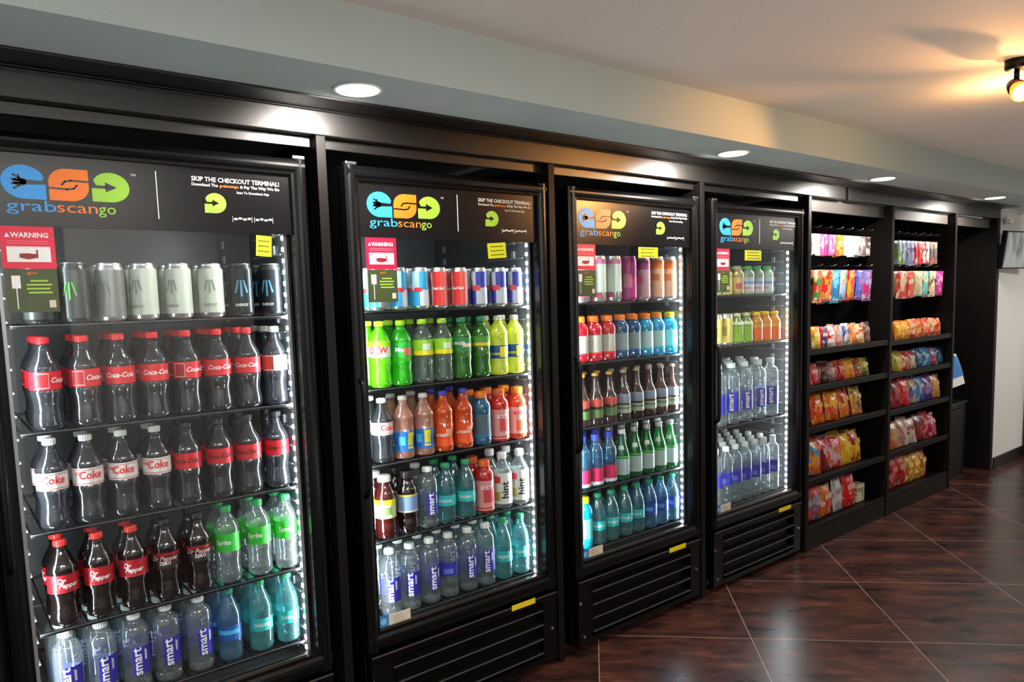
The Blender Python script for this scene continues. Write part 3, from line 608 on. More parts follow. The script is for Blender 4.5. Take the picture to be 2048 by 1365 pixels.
kind('glassr', 'glass_soda_bottle', 'red-labelled long-neck bottle', 'bottle', 'longneck', pet('brown glass', (.55, .42, .36), (.16, .09, .07), .35), CM('#b88a38'), [(.36, .50, -A, A, LM('#b04038')), (.14, .30, -A, A, LM('#54703c'))], [])
kind('glassg', 'glass_soda_bottle', 'grey-labelled long-neck bottle', 'bottle', 'longneck', pet('brown glass', (.55, .42, .36), (.16, .09, .07), .35), CM('#a89878'), [(.34, .52, -A, A, LM('#7c8898')), (.14, .30, -A, A, LM('#98a890')), (.22, .26, -A, A, LM('#5c7060'))], [])
kind('bluecap', 'sparkling_water_bottle', 'blue-capped pink-labelled bottle', 'bottle', 'flavoured', BLUEW, CM('#3848c8'), [(.10, .36, -A, A, LM('#c02c58')), (.04, .10, -A, A, LM('#d0d4d8'))], [])
kind('green', 'sparkling_water_bottle', 'green glass sparkling water bottle', 'bottle', 'greenglass', pet('green glass', (.10, .55, .22), (.02, .28, .08), .5), mat('foil', (.72, .74, .74), .3, metal=.7), [(.10, .42, -A, A, LM('#a4bcb8')), (.44, .47, -A, A, LM('#48b048')), (.60, .68, -.8, .1, LM('#c8d8c8'))], [])
kind('waterblue', 'water_bottle', 'blue-labelled clear water bottle', 'bottle', 'water', BLUEW, CM('#2a9c78'), [(.29, .52, -A, A, LM('#2a4ca4')), (.36, .44, -1.1, .2, LM('#4c9cdc'))], [])
kind('jy', 'juice_bottle', 'small pale yellow juice bottle', 'bottle', 'sport', liq('pale juice', '#c8c870', .85), CM('#d8d8b0'), [(.14, .6, -A, A, LM('#b8b860'))], [])
kind('jt', 'juice_bottle', 'small tan juice bottle', 'bottle', 'sport', liq('tan juice', '#a89858', .85), CM('#a8a088'), [(.14, .6, -A, A, LM('#a89060')), (.2, .4, -.4, .6, LM('#984840'))], [])
kind('jg', 'juice_bottle', 'small white bottle, green cap', 'bottle', 'sport', liq('milky', '#b4ccb8', .9), CM('#58c878'), [(.14, .6, -A, A, LM('#b4c4c8')), (.36, .46, -A, A, LM('#6c88b8')), (.18, .28, -.8, .3, LM('#b87880'))], [])
kind('iy', 'slim_can', 'slim yellow juice can', 'can', 'can', SILVER, None, [(.08, .92, -A, A, LM('#c8bc60')), (.3, .6, -1, .1, LM('#908c40'))], [])
kind('ig', 'iced_tea_bottle', 'small green drink bottle', 'bottle', 'tea', liq('pale green tea', '#a8c070', .6), CM('#b0b890'), [(.08, .58, -A, A, LM('#80b030')), (.62, .72, -A, A, LM('#c8d8b0'))], [])
kind('io', 'iced_tea_bottle', 'small orange drink bottle', 'bottle', 'tea', liq('orange tea', '#e0a020', .8), CM('#e0c020'), [(.08, .45, -A, A, LM('#e06818')), (.48, .60, -A, A, LM('#d8a040'))], [])
kind('big', 'water_bottle', 'large clear water bottle', 'bottle', 'tallwater', CLEAR, CM('#dce4e4'), [(.20, .52, -.6, 1.3, LM('#2c30a0')), (.22, .46, 2.3, 4.1, LM('#4c5c98'))], [('smart', .36, -.1, .12, WHITEP, 1, 0)])
kind('slimw', 'water_bottle', 'slim clear water bottle', 'bottle', 'tallwater', CLEAR, CM('#dce0d8'), [(.34, .56, -1.5, 1.1, LM('#3034a0')), (.38, .46, -.9, .1, LM('#6070d0'))], [])

_proto = {}
def drink(key, h, rr):
    pk = (key, h, rr)
    if pk in _proto: return copy_tree(_proto[pk])
    k = K[key]; prof, cz, cr = PROF[k['prof']]
    t = empty(k['name'], (0, 0, 0))
    P_ = [(z*h, q*rr) for z, q in prof]
    can = k['prof'] == 'can'
    MB().lathe(P_, k['body'], 24 if not can else 28).build('body', t)
    # petal foot or base ring
    if k['cap']:
        c = MB(); z0 = cz*h; z1 = h; r_ = cr*rr; pr = [(z0, r_*.97), (z0+.002, r_), (z1-.003, r_*.98), (z1-.0006, r_*.9), (z1, r_*.6)]
        c.lathe(pr, k['cap'], 20)
        n_ = 20
        for q in range(n_):
            a = 2*PI*q/n_; x, y = math.sin(a)*r_, -math.cos(a)*r_
            c.box(x-.0007, x+.0007, y-.0007, y+.0007, z0+.002, z1-.003, k['cap'])
        c.build('cap', t)
    else:
        c = MB(); r_ = .86*rr; c.lathe([(.982*h, r_*.98), (1.0*h, r_), (1.0*h, r_*.93), (.985*h, r_*.9), (.984*h, .001)], SILVER, 24, caps=False)
        c.box(-.004, .004, -.012, .006, .986*h, .99*h, SILVER); c.build('lid', t)
    b = MB(); rl = 0
    for j, (z0, z1, a0, a1, mt) in enumerate(k['bands']):
        full = a1-a0 > 6.2; e = .0006+.0004*j
        r0, r1 = rad(prof, z0)*rr+e, rad(prof, z1)*rr+e; rl = max(rl, r0, r1)
        zs = [z0, z0+.15*(z1-z0), z0+.5*(z1-z0), z0+.85*(z1-z0), z1]
        pr = [(z*h, rad(prof, z)*rr+e) for z in zs]
        b.lathe(pr, mt, 24 if full else max(4, int((a1-a0)*4.5)), a0=a0 if not full else 0, a1=a1 if not full else 2*PI, caps=False)
    lb = b.build('label', t)
    if k['letters']:
        b = MB()
        for (s_, z, ang, size, mt, rot, sh) in k['letters']:
            rr_ = rad(prof, z)*rr+.0012+.0004*len(k['bands'])
            b.wraptext(s_, rr_, ang, z*h, size*h, mt, ax=.9 if not rot else 1.0, rot=rot, shear=sh, bold=.02)
        b.build('lettering', lb)
    _proto[pk] = t
    return t

SHELFN = ['top shelf', 'second shelf', 'third shelf', 'fourth shelf', 'bottom shelf']
# per row: cooler, shelf, kinds left to right, X positions, height, radius, rows deep
ROWS = [
 (0, 0, ['mcan', 'mcan', 'mcans', 'mcanw', 'mcanw', 'mcanw', 'mcanb', 'mcanb'], [.213, .289, .369, .448, .531, .615, .697, .782], .147, .0325, 2),
 (0, 1, ['coke2', 'coke2', 'coke', 'coke', 'coke2', 'coke', 'coke', 'cokew'], [.210, .294, .375, .455, .538, .620, .704, .785], .225, .0355, 3),
 (0, 2, ['diet', 'diet', 'diet', 'diet', 'zero', 'zero', 'zero', 'zero'], [.206, .284, .365, .445, .525, .608, .690, .773], .222, .0355, 2),
 (0, 3, ['pepper', 'pepper', 'pepper', 'pepperz', 'pepperz', 'sprite', 'sprite', 'sprite'], [.208, .288, .368, .449, .533, .614, .702, .784], .214, .035, 2),
 (0, 4, ['smart', 'smart', 'smart', 'smart', 'smart', 'dasanib', 'dasani', 'dasani'], [.201, .279, .358, .437, .521, .602, .693, .774], .208, .034, 3),
 (1, 0, ['rbb', 'rbb', 'rbb', 'rbr', 'rbr', 'rbs', 'rbs', 'rbs'], [1.122, 1.203, 1.284, 1.360, 1.443, 1.527, 1.615, 1.69], .137, .0265, 2),
 (1, 1, ['dew', 'dew2', 'starry', 'starry', 'ginger', 'ginger2', 'lemon', 'lemon'], [1.127, 1.207, 1.289, 1.369, 1.448, 1.531, 1.609, 1.687], .213, .0355, 2),
 (1, 2, ['diet', 'pinkl', 'pinkl', 'orange', 'orange', 'gbo', 'armorr', 'armor'], [1.123, 1.203, 1.281, 1.360, 1.442, 1.523, 1.606, 1.69], .208, .036, 2),
 (1, 3, ['teay', 'teab', 'smart', 'dasani', 'dasani', 'armorr', 'hint', 'hint'], [1.122, 1.203, 1.285, 1.360, 1.442, 1.528, 1.611, 1.69], .205, .035, 2),
 (1, 4, ['smart', 'smart', 'smart', 'slimw', 'smart', 'smart', 'dasani', 'dasani'], [1.124, 1.202, 1.279, 1.358, 1.441, 1.519, 1.602, 1.684], .224, .034, 3),
 (2, 0, ['cwhite', 'cwhite', 'cwhite', 'cmag', 'cpur', 'cora', 'cora'], [2.03, 2.125, 2.215, 2.308, 2.393, 2.482, 2.567], .186, .0335, 2),
 (2, 1, ['gred', 'gred', 'gred', 'gdkb', 'gdkb', 'glb', 'glb', 'gcy'], [2.018, 2.096, 2.174, 2.252, 2.331, 2.409, 2.489, 2.571], .182, .036, 2),
 (2, 2, ['glassr', 'glassr', 'glassr', 'glassg', 'glassg', 'glassg', 'glassg', 'glassg'], [2.022, 2.099, 2.178, 2.262, 2.344, 2.426, 2.505, 2.582], .210, .031, 2),
 (2, 3, ['bluecap', 'bluecap', 'bluecap', 'green', 'green', 'green', 'green', 'green'], [2.018, 2.092, 2.170, 2.249, 2.330, 2.411, 2.490, 2.570], .213, .0325, 3),
 (2, 4, ['gcy', 'dasani', 'dasani', 'dasani', 'dasani', 'waterblue', 'waterblue', 'waterblue'], [2.022, 2.101, 2.180, 2.262, 2.342, 2.422, 2.503, 2.580], .211, .0345, 2),
 (3, 0, ['jy', 'jy', 'jt', 'jg', 'jg', 'jg'], [2.90, 2.985, 3.075, 3.165, 3.248, 3.333], .139, .032, 2),
 (3, 1, ['iy', 'iy', 'ig', 'ig', 'io', 'io', 'io'], [2.90, 2.985, 3.075, 3.155, 3.243, 3.322, 3.400], .148, .031, 2),
 (3, 3, ['big', 'big', 'big', 'big', 'big'], [2.935, 3.045, 3.155, 3.270, 3.385], .297, .042, 3),
 (3, 4, ['slimw']*7, [2.905, 2.988, 3.068, 3.150, 3.232, 3.315, 3.398], .285, .033, 5),
]
ROWNAME = ['front row', 'second row', 'third row', 'fourth row', 'back row']
for (ci, si, kinds, xs, h, rr, deep) in ROWS:
    n = len(xs); zz = SH[ci][si]; sname = SHELFN[si] if ci < 3 else ['top shelf', 'second shelf', '', 'third shelf', 'bottom shelf'][si]
    for q in range(deep):
        for j, (kk, x) in enumerate(zip(kinds, xs)):
            hh = h
            if kk in ('smart', 'slimw') and ci == 1 and si == 3: hh = .205
            if kk == 'sprite': hh = h*1.02
            if kk in ('gbo', 'armor', 'armorr') and h > .2: hh = .19
            t = drink(kk, hh, rr)
            yy = .070+rr+q*(2*rr+.008)+R.uniform(-.001, .001)
            t.location = (x+R.uniform(-.0015, .0015), yy, zz)
            turn = -math.atan2(x, yy+1.978)*.75+R.uniform(-.28, .28)
            if q and not kk.startswith('hint'): turn += R.uniform(-.8, .8)
            t.rotation_euler = (0, 0, turn)
            k = K[kk]
            where = 'leftmost' if j == 0 else 'rightmost' if j == n-1 else ORD[j]+' from left'
            tag(t, '%s, %s, %s, %s, %s' % (k['words'], where, ROWNAME[q], sname, NAMES[ci]), k['cat'], 'drinks on the %s of the %s' % (sname, NAMES[ci]))

# ------------------------------------------------------------------ snack shelves
BACKB = mat('black back board', (.0015, .0015, .002), .6, spec=.15)
SHELFB = mat('black shelf board', (.0028, .0023, .0022), .5, spec=.16)
SHZ = {4: [1.072, .876, .654, .372, .115], 5: [1.064, .864, .634, .372, .115]}
for bay, lab in ((4, 'dark wood snack shelves beside the last cooler'), (5, 'dark wood snack shelves further from the coolers')):
    x0, x1 = POSTS[bay-1]+.0155, POSTS[bay]-.0155; cx = (x0+x1)/2; hw = (x1-x0)/2
    t = empty('snack_shelf_unit', (cx, 0, 0), 0, lab, 'shelves', 'snack shelf units')
    MB().box(-hw, hw, .33, .345, .0, 1.795, BACKB).build('back_panel', t)
    for k, z in enumerate(SHZ[bay]):
        s = MB(); s.box(-hw, hw, .012, .33, z-.018, z, SHELFB); s.box(-hw, hw, .006, .018, z-.024, z+.008, SHELFB)
        s.build('shelf', t, bevel=.002)
    MB().box(-hw, hw, .006, .03, 0, .091, UPRIGHTWOOD).build('plinth', t, bevel=.002)
    for zz in (1.712, 1.508):
        for q in range(7 if zz > 1.6 else 6):
            nn = 7 if zz > 1.6 else 6; xx = -hw+.06+(2*hw-.2)*q/(nn-1)
            MB().tube([(xx, .33, zz+.012), (xx, .055, zz+.012), (xx, .045, zz+.018)], .0022, CHROME, 6).build('peg_hook', t)
end = empty('empty_display_bay', (5.8, 0, 0), 0, 'empty dark wood display bay at the end of the surround', 'display bay')
MB().box(-.363, .35, .33, .345, 0, 1.795, BLACKWOOD).build('back_panel', end)
MB().box(-.363, -.35, .05, .33, 0, 1.795, UPRIGHTWOOD).build('side_panel', end)
bn = empty('low_cabinet', (5.72, .10, 0), 0, 'low black cabinet standing in the end bay', 'cabinet')
MB().box(-.24, .24, .0, .2, .0, .53, BLACKMET).build('body', bn, bevel=.004); MB().box(-.23, .16, -.012, -.0005, .05, .50, BLACKPL).build('door', bn, bevel=.004); MB().box(-.245, .245, -.01, .205, .531, .545, BLACKWOOD).build('top', bn, bevel=.003)
pp = MB(); pp.add([(0, 0, 0), (.17, -.02, .02), (.11, -.01, .155), (.05, 0, .235), (0, 0, .235)], [(0, 1, 2, 3, 4)], WHITEP)
pp.add([(.001, -.0015, .065), (.145, -.0185, .08), (.108, -.0115, .155), (.05, -.0018, .222), (.001, -.0015, .225)], [(0, 1, 2, 3, 4)], mat('paper blue', '#2a7cc8', .5))
po = pp.build('paper_flyer', loc=(5.452, .012, .69)); so = po.modifiers.new('thick', 'SOLIDIFY'); so.thickness = .001
tag(po, 'blue and white paper flyer hanging by the end bay', 'flyer')

def bag_mat(c1, c2, c3, seed, band=0.55):
    m, n, o = nt('snack wrapper'); N = n.nodes.new; L = n.links.new
    b = N('ShaderNodeBsdfPrincipled'); b.inputs['Roughness'].default_value = .3; b.inputs['Specular IOR Level'].default_value = .6
    tc = N('ShaderNodeTexCoord'); mp = N('ShaderNodeMapping'); mp.inputs['Location'].default_value = (seed*1.37, 0, seed*.61); mp.inputs['Scale'].default_value = (13, 0, 9); L(tc.outputs['Object'], mp.inputs[0])
    nz = N('ShaderNodeTexNoise'); nz.inputs['Scale'].default_value = 1; nz.inputs['Detail'].default_value = 2; L(mp.outputs[0], nz.inputs[0])
    r1 = N('ShaderNodeValToRGB'); L(nz.outputs['Fac'], r1.inputs[0]); e = r1.color_ramp.elements
    e[0].position = .47; e[0].color = C4(rgb(c1)); e[1].position = .53; e[1].color = C4(rgb(c2))
    n2 = N('ShaderNodeTexNoise'); n2.inputs['Scale'].default_value = 2.3; n2.inputs['Detail'].default_value = 1; L(mp.outputs[0], n2.inputs[0])
    r2_ = N('ShaderNodeMath'); r2_.operation = 'GREATER_THAN'; r2_.inputs[1].default_value = band; L(n2.outputs['Fac'], r2_.inputs[0])
    mx = N('ShaderNodeMixRGB'); L(r2_.outputs[0], mx.inputs[0]); L(r1.outputs[0], mx.inputs[1]); mx.inputs[2].default_value = C4(rgb(c3)); L(mx.outputs[0], b.inputs['Base Color'])
    bp = N('ShaderNodeBump'); bp.inputs['Strength'].default_value = .5; bp.inputs['Distance'].default_value = .004
    n3 = N('ShaderNodeTexNoise'); n3.inputs['Scale'].default_value = 45; L(tc.outputs['Object'], n3.inputs[0]); L(n3.outputs['Fac'], bp.inputs['Height']); L(bp.outputs[0], b.inputs['Normal'])
    L(b.outputs[0], o.inputs[0]); return m
def bag_body(w_, h_, t_, mt, crimp=.07, rnd=None):
    nx, nz_ = 8, 12; v = []; m_ = MB(); rnd = rnd or R
    wob = [rnd.uniform(-.15, .15) for _ in range(40)]
    for side in (-1, 1):
        for j in range(nz_+1):
            s_ = j/nz_
            for i in range(nx+1):
                q = i/nx; e = max(0, math.sin(PI*min(1, max(0, (s_-crimp)/(1-2*crimp)))))**.55*max(0, math.sin(PI*q))**.5
                pinch = 1-.07*math.sin(PI*s_)**2
                v.append(((q-.5)*w_*pinch, side*(t_/2*e*(1+wob[(i*3+j) % 40])+.0006), s_*h_))
    st = (nx+1)*(nz_+1); f = []
    for j in range(nz_):
        for i in range(nx):
            a = j*(nx+1)+i; f.append((a, a+1, a+nx+2, a+nx+1)); f.append((st+a, st+a+nx+1, st+a+nx+2, st+a+1))
    for i in range(nx): f.append((i, st+i, st+i+1, i+1)); a = nz_*(nx+1)+i; f.append((a, a+1, st+a+1, st+a))
    for j in range(nz_): a = j*(nx+1); f.append((a, a+nx+1, st+a+nx+1, st+a)); a += nx; f.append((a, st+a, st+a+nx+1, a+nx+1))
    return m_.add(v, f, mt, True)
def carton_body(w_, h_, t_, mt): return MB().box(-w_/2, w_/2, -t_/2, t_/2, 0, h_, mt)
SN = 0
BAYN = {4: 'nearer shelves', 5: 'farther shelves'}
def snack(kind_, x, z, w_, h_, t_, cols, y, words_, rowname, where, bay, depthname, lean=.0, roll=0, rz=0):
    global SN; SN += 1
    mt = bag_mat(cols[0], cols[1], cols[2], SN, .58)
    name = {'bag': 'snack_bag', 'pack': 'candy_pack', 'box': 'snack_box'}[kind_]
    o = empty(name, (x, y, z), rz)
    body = (carton_body if kind_ == 'box' else bag_body)(w_, h_, t_, mt).build('wrapper' if kind_ != 'box' else 'carton', o, bevel=.002 if kind_ == 'box' else 0)
    c = MB()
    if kind_ == 'box': c.box(-w_*.35, w_*.35, -t_/2-.0012, -t_/2-.0002, h_*.55, h_*.8, mat('pack print '+cols[2], cols[2], .4)); c.build('front_print', o)
    else:
        for zc in (0.0, h_-.008):
            c = MB()
            for k in range(3): c.box(-w_*.5, w_*.5, -.0013, .0013, zc+.001+k*.0025, zc+.0022+k*.0025, mat('seal '+cols[0], cols[0], .3))
            c.build('crimp_seal', o)
        c = MB(); c.add([(-w_*.3, -t_*.515, h_*.52), (w_*.3, -t_*.515, h_*.56), (w_*.3, -t_*.5, h_*.72), (-w_*.3, -t_*.5, h_*.68)], [(0, 1, 2, 3)], mat('pack print '+cols[2], cols[2], .4)); c.build('front_print', o)
    o.rotation_euler = (lean, roll, rz)
    tag(o, '%s, %s %s, %s, %s' % (words_, where, depthname, rowname, BAYN[bay]), {'bag': 'snack bag', 'pack': 'candy pack', 'box': 'snack box'}[kind_], 'snacks on the %s of the %s' % (rowname, BAYN[bay]))
    return o
# rows: bay, rowname, base z, height, thickness, tilt, kind, rows deep, list of (width, colours, words)
WR, PK, OG, BL = '#e8e0dc', '#e03878', '#f09020', '#2888c8'
SNK = [
 (4, 'top hooks', 1.572, .115, .012, 0, 'pack', 2, 3.685, 4.335, [(('#d8ccc4', '#c8b0a8', '#e8e4e0'), 'cream candy pack')]*2+[((PK, '#e860a0', '#f0b0c8'), 'pink candy pack')]*4+[((OG, '#e86028', '#f8c890'), 'orange candy pack')]*2+[(('#d8dce0', '#9cb8cc', '#f0f0f0'), 'white candy pack')]*4+[(('#a89898', '#584848', '#d8ccc8'), 'grey striped candy pack')]*3),
 (4, 'lower hooks', 1.318, .178, .022, .05, 'bag', 2, 3.70, 4.345, [(('#e8c8a0', '#d83818', '#3c8c30'), 'cream and red snack bag'), (('#e03020', '#e8b890', '#e89030'), 'red and tan snack bag'), (('#3898d0', '#2878b0', '#70c0e0'), 'blue snack bag'), (('#a8c0d8', '#3c84b8', '#d0a878'), 'pale blue snack bag'), (('#d82020', '#e0a020', '#d84060'), 'red and yellow snack bag'), (('#7c70c8', '#4060c8', '#c07cc0'), 'purple snack bag'), (('#8878c8', '#c03070', '#b8b0e0'), 'violet and pink snack bag')]),
 (4, 'top shelf', 1.0725, .118, .03, -.12, 'bag', 2, 3.70, 4.36, [(('#d8c030', '#d89018', '#e0dcb0'), 'yellow snack bag'), (('#283058', '#a81c40', '#c8b8b8'), 'navy and red snack bag'), (('#d8d0c8', '#c82828', '#e8e0e0'), 'white and red snack bag'), (('#c8a898', '#d85828', '#b0b8c8'), 'tan and orange snack bag'), (('#d8dce0', '#98a0a8', '#3858a0'), 'white and grey snack bag'), (('#c87028', '#e09048', '#f0d0a0'), 'brown and orange snack bag'), (('#e8d0a8', '#d8b888', '#c84030'), 'cream snack bag'), (('#5c3c34', '#8c6858', '#a89088'), 'brown snack bag')]),
 (4, 'second shelf', .8765, .108, .035, -.25, 'bag', 2, 3.70, 4.36, [(('#c02028', '#d86060', '#e8b0a8'), 'red snack bag'), (('#4c2420', '#301414', '#785048'), 'dark brown snack bag'), (('#a87c7c', '#785058', '#c8a8a0'), 'dusty pink snack bag'), (('#d82818', '#b01818', '#e87838'), 'bright red snack bag'), (('#f09818', '#d86818', '#f0c050'), 'orange snack bag'), (('#c05828', '#a88068', '#6c3820'), 'rust snack bag'), (('#a0a030', '#5c5c20', '#d8d048'), 'olive snack bag')]),
 (4, 'third shelf', .6545, .165, .045, -.2, 'bag', 2, 3.72, 4.31, [(('#f07818', '#d83818', '#f8b030'), 'orange chip bag'), (('#f08c18', '#d85018', '#f8c040'), 'amber chip bag'), (('#e86818', '#b82820', '#f0a848'), 'deep orange chip bag'), (('#e09030', '#586048', '#e8d060'), 'gold and green chip bag')]),
 (4, 'fourth shelf', .3725, .185, .05, -.18, 'bag', 2, 3.70, 4.30, [(('#f09820', '#e06818', '#3890c0'), 'orange and blue chip bag'), (('#7c1c20', '#d83040', '#d8a8b0'), 'maroon chip bag'), (('#d82830', '#e0b8c0', '#e07830'), 'red and pink chip bag'), (('#f0c018', '#e8b010', '#f0d040'), 'yellow chip bag'), (('#f0c818', '#b04018', '#e8a820'), 'yellow and rust chip bag')]),
 (4, 'bottom shelf', .1155, .185, .05, -.1, 'bag', 1, 3.70, 4.22, [(('#786070', '#d84038', '#a898a8'), 'mauve and red snack bag'), (('#d84020', '#e07828', '#d8c8c0'), 'red and orange snack bag'), (('#d8d0d0', '#c8c0c0', '#a09898'), 'white snack bag'), (('#d81820', '#e02828', '#e8b0a8'), 'scarlet snack bag')]),
 (5, 'top hooks', 1.530, .150, .014, 0, 'pack', 2, 4.70, 5.27, [(('#8cacc8', '#84b030', '#d8e0e0'), 'blue and green candy pack')]*2+[(('#7c88b8', '#b8b0d8', '#504890'), 'lilac candy pack')]*2+[(('#d82830', '#e8e0dc', '#d84048'), 'red and white candy pack')]*4+[(('#8c5040', '#c08868', '#386870'), 'brown candy pack')]*2),
 (5, 'lower hooks', 1.325, .165, .02, .04, 'bag', 2, 4.70, 5.36, [(('#e0b898', '#d83020', '#e8d0b0'), 'tan and red snack bag'), (('#d83020', '#e04830', '#e8c8a0'), 'red snack bag'), (('#e0cca0', '#d8c088', '#e8dcc0'), 'cream snack bag'), (('#38a8b0', '#70c0b8', '#d8d8b8'), 'teal snack bag'), (('#e0cca8', '#d8c098', '#382820'), 'beige snack bag'), (('#c02080', '#a84890', '#d890b8'), 'magenta snack bag')]),
 (5, 'top shelf', 1.0645, .115, .03, -.12, 'bag', 2, 4.68, 5.37, [(('#e89818', '#d87c10', '#f0b840'), 'orange snack bag'), (('#f0a820', '#e08c10', '#f8c850'), 'amber snack bag'), (('#d84830', '#e09030', '#e8b890'), 'red-orange snack bag'), (('#e88820', '#e0a048', '#d04028'), 'orange and red snack bag'), (('#c83828', '#d86848', '#e8a880'), 'brick red snack bag'), (('#c88858', '#c04830', '#e0b088'), 'tan snack bag'), (('#d05830', '#d8a070', '#b04028'), 'rust snack bag')]),
 (5, 'second shelf', .8645, .118, .035, -.2, 'bag', 2, 4.68, 5.42, [(('#e0b828', '#a8a030', '#e8d880'), 'yellow snack bag'), (('#d02820', '#e0b090', '#e8e0c8'), 'red and cream snack bag'), (('#c89880', '#b03828', '#e0d0b8'), 'pale tan snack bag'), (('#2c4c80', '#4870a8', '#8098b8'), 'navy snack bag'), (('#1c6ca0', '#30b0c8', '#8cb8d0'), 'bright blue snack bag'), (('#2c5888', '#a03858', '#88a8c8'), 'blue and plum snack bag'), (('#285878', '#40809c', '#1c3850'), 'steel blue snack bag')]),
 (5, 'third shelf', .6345, .165, .04, -.15, 'bag', 2, 4.67, 5.38, [(('#a81828', '#801020', '#c84048'), 'dark red chip bag'), (('#d01828', '#e03038', '#d87858'), 'red chip bag'), (('#4868a0', '#c89838', '#b8b8b8'), 'blue and gold chip bag'), (('#2858a0', '#4888c8', '#c0b8a0'), 'blue chip bag'), (('#402078', '#7848a0', '#a080b8'), 'purple chip bag'), (('#c88c40', '#a87030', '#e0b060'), 'gold chip bag')]),
 (5, 'fourth shelf', .3725, .165, .04, -.2, 'bag', 2, 4.68, 5.36, [(('#a89090', '#d86830', '#e0a040'), 'grey and orange snack bag'), (('#e0d0c0', '#b87868', '#c8a8a0'), 'cream and brown snack bag'), (('#d8d0c8', '#c8b8a8', '#a04840'), 'white and red snack bag'), (('#501818', '#a02828', '#683030'), 'dark maroon snack bag'), (('#c01c30', '#901828', '#e07888'), 'crimson snack bag'), (('#a01830', '#d04860', '#e8c8c8'), 'wine red snack bag')]),
 (5, 'bottom shelf', .1155, .185, .055, -.12, 'bag', 2, 4.68, 5.22, [(('#b82828', '#582028', '#d87868'), 'red and maroon snack bag'), (('#a81c24', '#d04838', '#c89888'), 'crimson and pink snack bag'), (('#d8a040', '#c07828', '#e8c878'), 'golden snack bag'), (('#e0a838', '#c88830', '#f0d080'), 'gold and tan snack bag'), (('#d89838', '#b86820', '#e8c068'), 'amber snack bag')]),
]
for (bay, rn, z, h_, t_, lean, kd, deep, xa, xb, items) in SNK:
    n = len(items); sp = (xb-xa)/n; wv = sp*.94 if sp > .06 else sp*.9
    hang = 'hooks' in rn
    for q in range(deep):
        for j, (cols, words_) in enumerate(items):
            x = xa+sp*(j+.5)+R.uniform(-.004, .004); hh = h_*(1+R.uniform(-.07, .05)); dz = 0
            yy = (.062 if hang else .058)+q*(t_+.010)+(.0 if hang else abs(lean)*h_*.0)
            zz = z+(h_-hh if hang else .002)
            if not hang: yy = .045+t_/2+q*(t_+.012)
            where = 'leftmost' if j == 0 else 'rightmost' if j == n-1 else ORD[j]+' from left'
            snack(kd, x, zz, min(wv, .115 if kd == 'bag' else .05), hh, t_, cols, yy, words_, rn, where, bay, ['in front', 'behind'][q] if deep > 1 else 'in front', lean=lean, roll=R.uniform(-.07, .07) if not hang else R.uniform(-.03, .03), rz=R.uniform(-.25, .05))
snack('box', 4.30, .116, .09, .105, .06, ('#e0d8b8', '#d8d0a8', '#a89878'), .10, 'small cream carton', 'bottom shelf', 'rightmost', 4, 'in front')

# ------------------------------------------------------------------ television, track light, end of the room
tv = empty('wall_television', (6.36, -.085, 1.66), 0, 'wall-mounted flat television past the end of the surround', 'television')
def screen_mat():
    m, n, o = nt('screen picture'); N = n.nodes.new; L = n.links.new
    tc = N('ShaderNodeTexCoord'); mp = N('ShaderNodeMapping'); mp.inputs['Scale'].default_value = (7, 1, 2.2); L(tc.outputs['Object'], mp.inputs[0])
    wv = N('ShaderNodeTexNoise'); wv.inputs['Scale'].default_value = 1.6; wv.inputs['Detail'].default_value = 1; wv.inputs['Distortion'].default_value = .8; L(mp.outputs[0], wv.inputs[0])
    rp = N('ShaderNodeValToRGB'); L(wv.outputs['Fac'], rp.inputs[0]); e = rp.color_ramp.elements; e[0].position = .35; e[0].color = (.05, .07, .06, 1); e[1].position = .6; e[1].color = (.26, .27, .26, 1)
    b = N('ShaderNodeBsdfPrincipled'); b.inputs['Roughness'].default_value = .15; L(rp.outputs[0], b.inputs['Emission Color']); b.inputs['Emission Strength'].default_value = 1.0; b.inputs['Base Color'].default_value = (.02, .02, .02, 1)
    L(b.outputs[0], o.inputs[0]); return m
s = MB(); s.box(-.14, .42, -.015, .02, -.136, .136, BLACKPL); s.build('bezel', tv, bevel=.004)
MB().box(-.130, .410, -.0175, -.0155, -.126, .126, screen_mat()).build('screen', tv)
MB().box(.08, .16, .021, .055, -.05, .03, BLACKMET).build('wall_bracket', tv)
tv.rotation_euler = (math.radians(7), 0, math.radians(-8)); tv.location = (6.235, -.075, 1.637)
cm_ = empty('wall_camera', (6.24, -.03, 1.865), 0, 'small white dome device above the television', 'camera')
MB().box(-.015, .10, -.01, .028, .0, .012, WHITE).build('mount', cm_, bevel=.003); MB().lathe([(-.035, .004), (-.03, .02), (-.015, .03), (0, .032)], WHITE, 20, c=(.05, .0, 0)).build('dome', cm_)
sp = empty('card_reader', (6.19, -.03, 1.66), 0, 'small black and chrome gadget fixed to the end upright', 'gadget')
MB().box(-.02, .02, -.01, .028, -.11, .02, BLACKPL).build('body', sp, bevel=.004); MB().tube([(-.03, -.02, .03), (0, -.03, .035), (.03, -.02, .05)], .009, CHROME, 8).build('arm', sp)
dk = empty('dark_door_frame', (7.05, -.05, 0), 0, 'dark panel standing against the white wall at the far end', 'panel')
MB().box(-.18, .5, -.06, .045, 0, .93, BLACKWOOD).build('panel', dk, bevel=.004); MB().box(-.19, .5, -.07, .045, .931, .95, BLACKMET).build('cap', dk, bevel=.003)

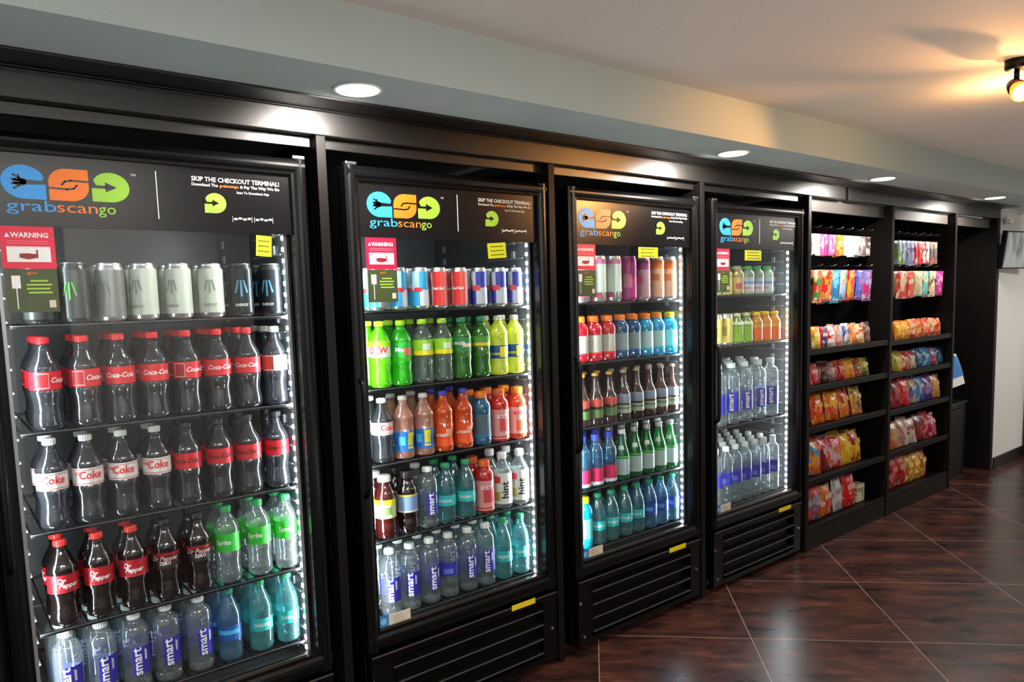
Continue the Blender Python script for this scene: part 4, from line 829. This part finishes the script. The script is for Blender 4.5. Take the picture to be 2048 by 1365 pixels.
AMB = mat('amber bulb glass', (1, .33, .03), .2, emit=1.6); HOT = mat('hot bulb face', (1, .86, .55), .3, emit=14)
def track_head(loc, label, facing):
    t = empty('track_light_head', loc, facing, label, 'track light', 'track light heads')
    MB().lathe([(0, .034), (-.026, .034), (-.03, .030), (-.03, .001)], BLACKPL, 20).build('canopy', t)
    MB().tube([(0, 0, -.03), (0, 0, -.062)], .008, BLACKPL, 10).build('stem', t)
    sh = MB(); ax = Vector((-1, 0, -.62)).normalized(); rgt = Vector((0, 1, 0)); upv = ax.cross(rgt); c0 = Vector((.006, 0, -.082))
    def ring(mb_, prof, mt):
        n = 20; v = []; 
        for (s_, r_) in prof:
            for i in range(n): a = 2*PI*i/n; v.append(c0+ax*s_+(rgt*math.cos(a)+upv*math.sin(a))*r_)
        f = [(j*n+i, j*n+(i+1) % n, (j+1)*n+(i+1) % n, (j+1)*n+i) for j in range(len(prof)-1) for i in range(n)]
        f.append(tuple((len(prof)-1)*n+i for i in range(n))); mb_.add(v, f, mt, True)
    ring(sh, [(-.03, .010), (-.02, .02), (.0, .024), (.012, .026)], mat('bronze socket', (.12, .05, .02), .35, metal=.7)); sh.build('socket', t)
    b = MB(); ring(b, [(.012, .020), (.03, .026), (.05, .031), (.056, .030)], AMB); b.build('bulb', t)
    b = MB(); ring(b, [(.0565, .026), (.060, .022), (.062, .002)], HOT); b.build('bulb_face', t)
    lamp('warm_light', 'POINT', tuple(c0+ax*.085), WARM_POWER*.06, (1, .55, .22), None, t, shadow_soft_size=.02)
    return t
track_head((2.775, -1.125, CEIL), 'black track light with glowing amber bulb hanging from the ceiling', math.radians(38))
track_head((3.10, -1.30, CEIL), 'black track light past the amber one, outside the picture', math.radians(20))

lamp('warm_bulb', 'POINT', (3.05, -1.02, 1.97), 6.5, (1, .52, .19), None, None, shadow_soft_size=.02)  # added warm point without a fixture, brightens the soffit face
lamp('warm_ceiling_beam', 'SPOT', (3.02, -1.185, 1.90), 34, (1, .45, .15), (-.80, .13, .20), None, spot_size=1.15, spot_blend=1, shadow_soft_size=.012)  # added spot without a fixture, throws the warm glow on the ceiling
lamp('warm_wall_beam', 'SPOT', (3.10, -1.12, 1.955), 70, (1, .42, .10), (-1.12, 1.12, -.075), None, spot_size=.62, spot_blend=1, shadow_soft_size=.05)  # added spot without a fixture, gives the fascia its warm glow
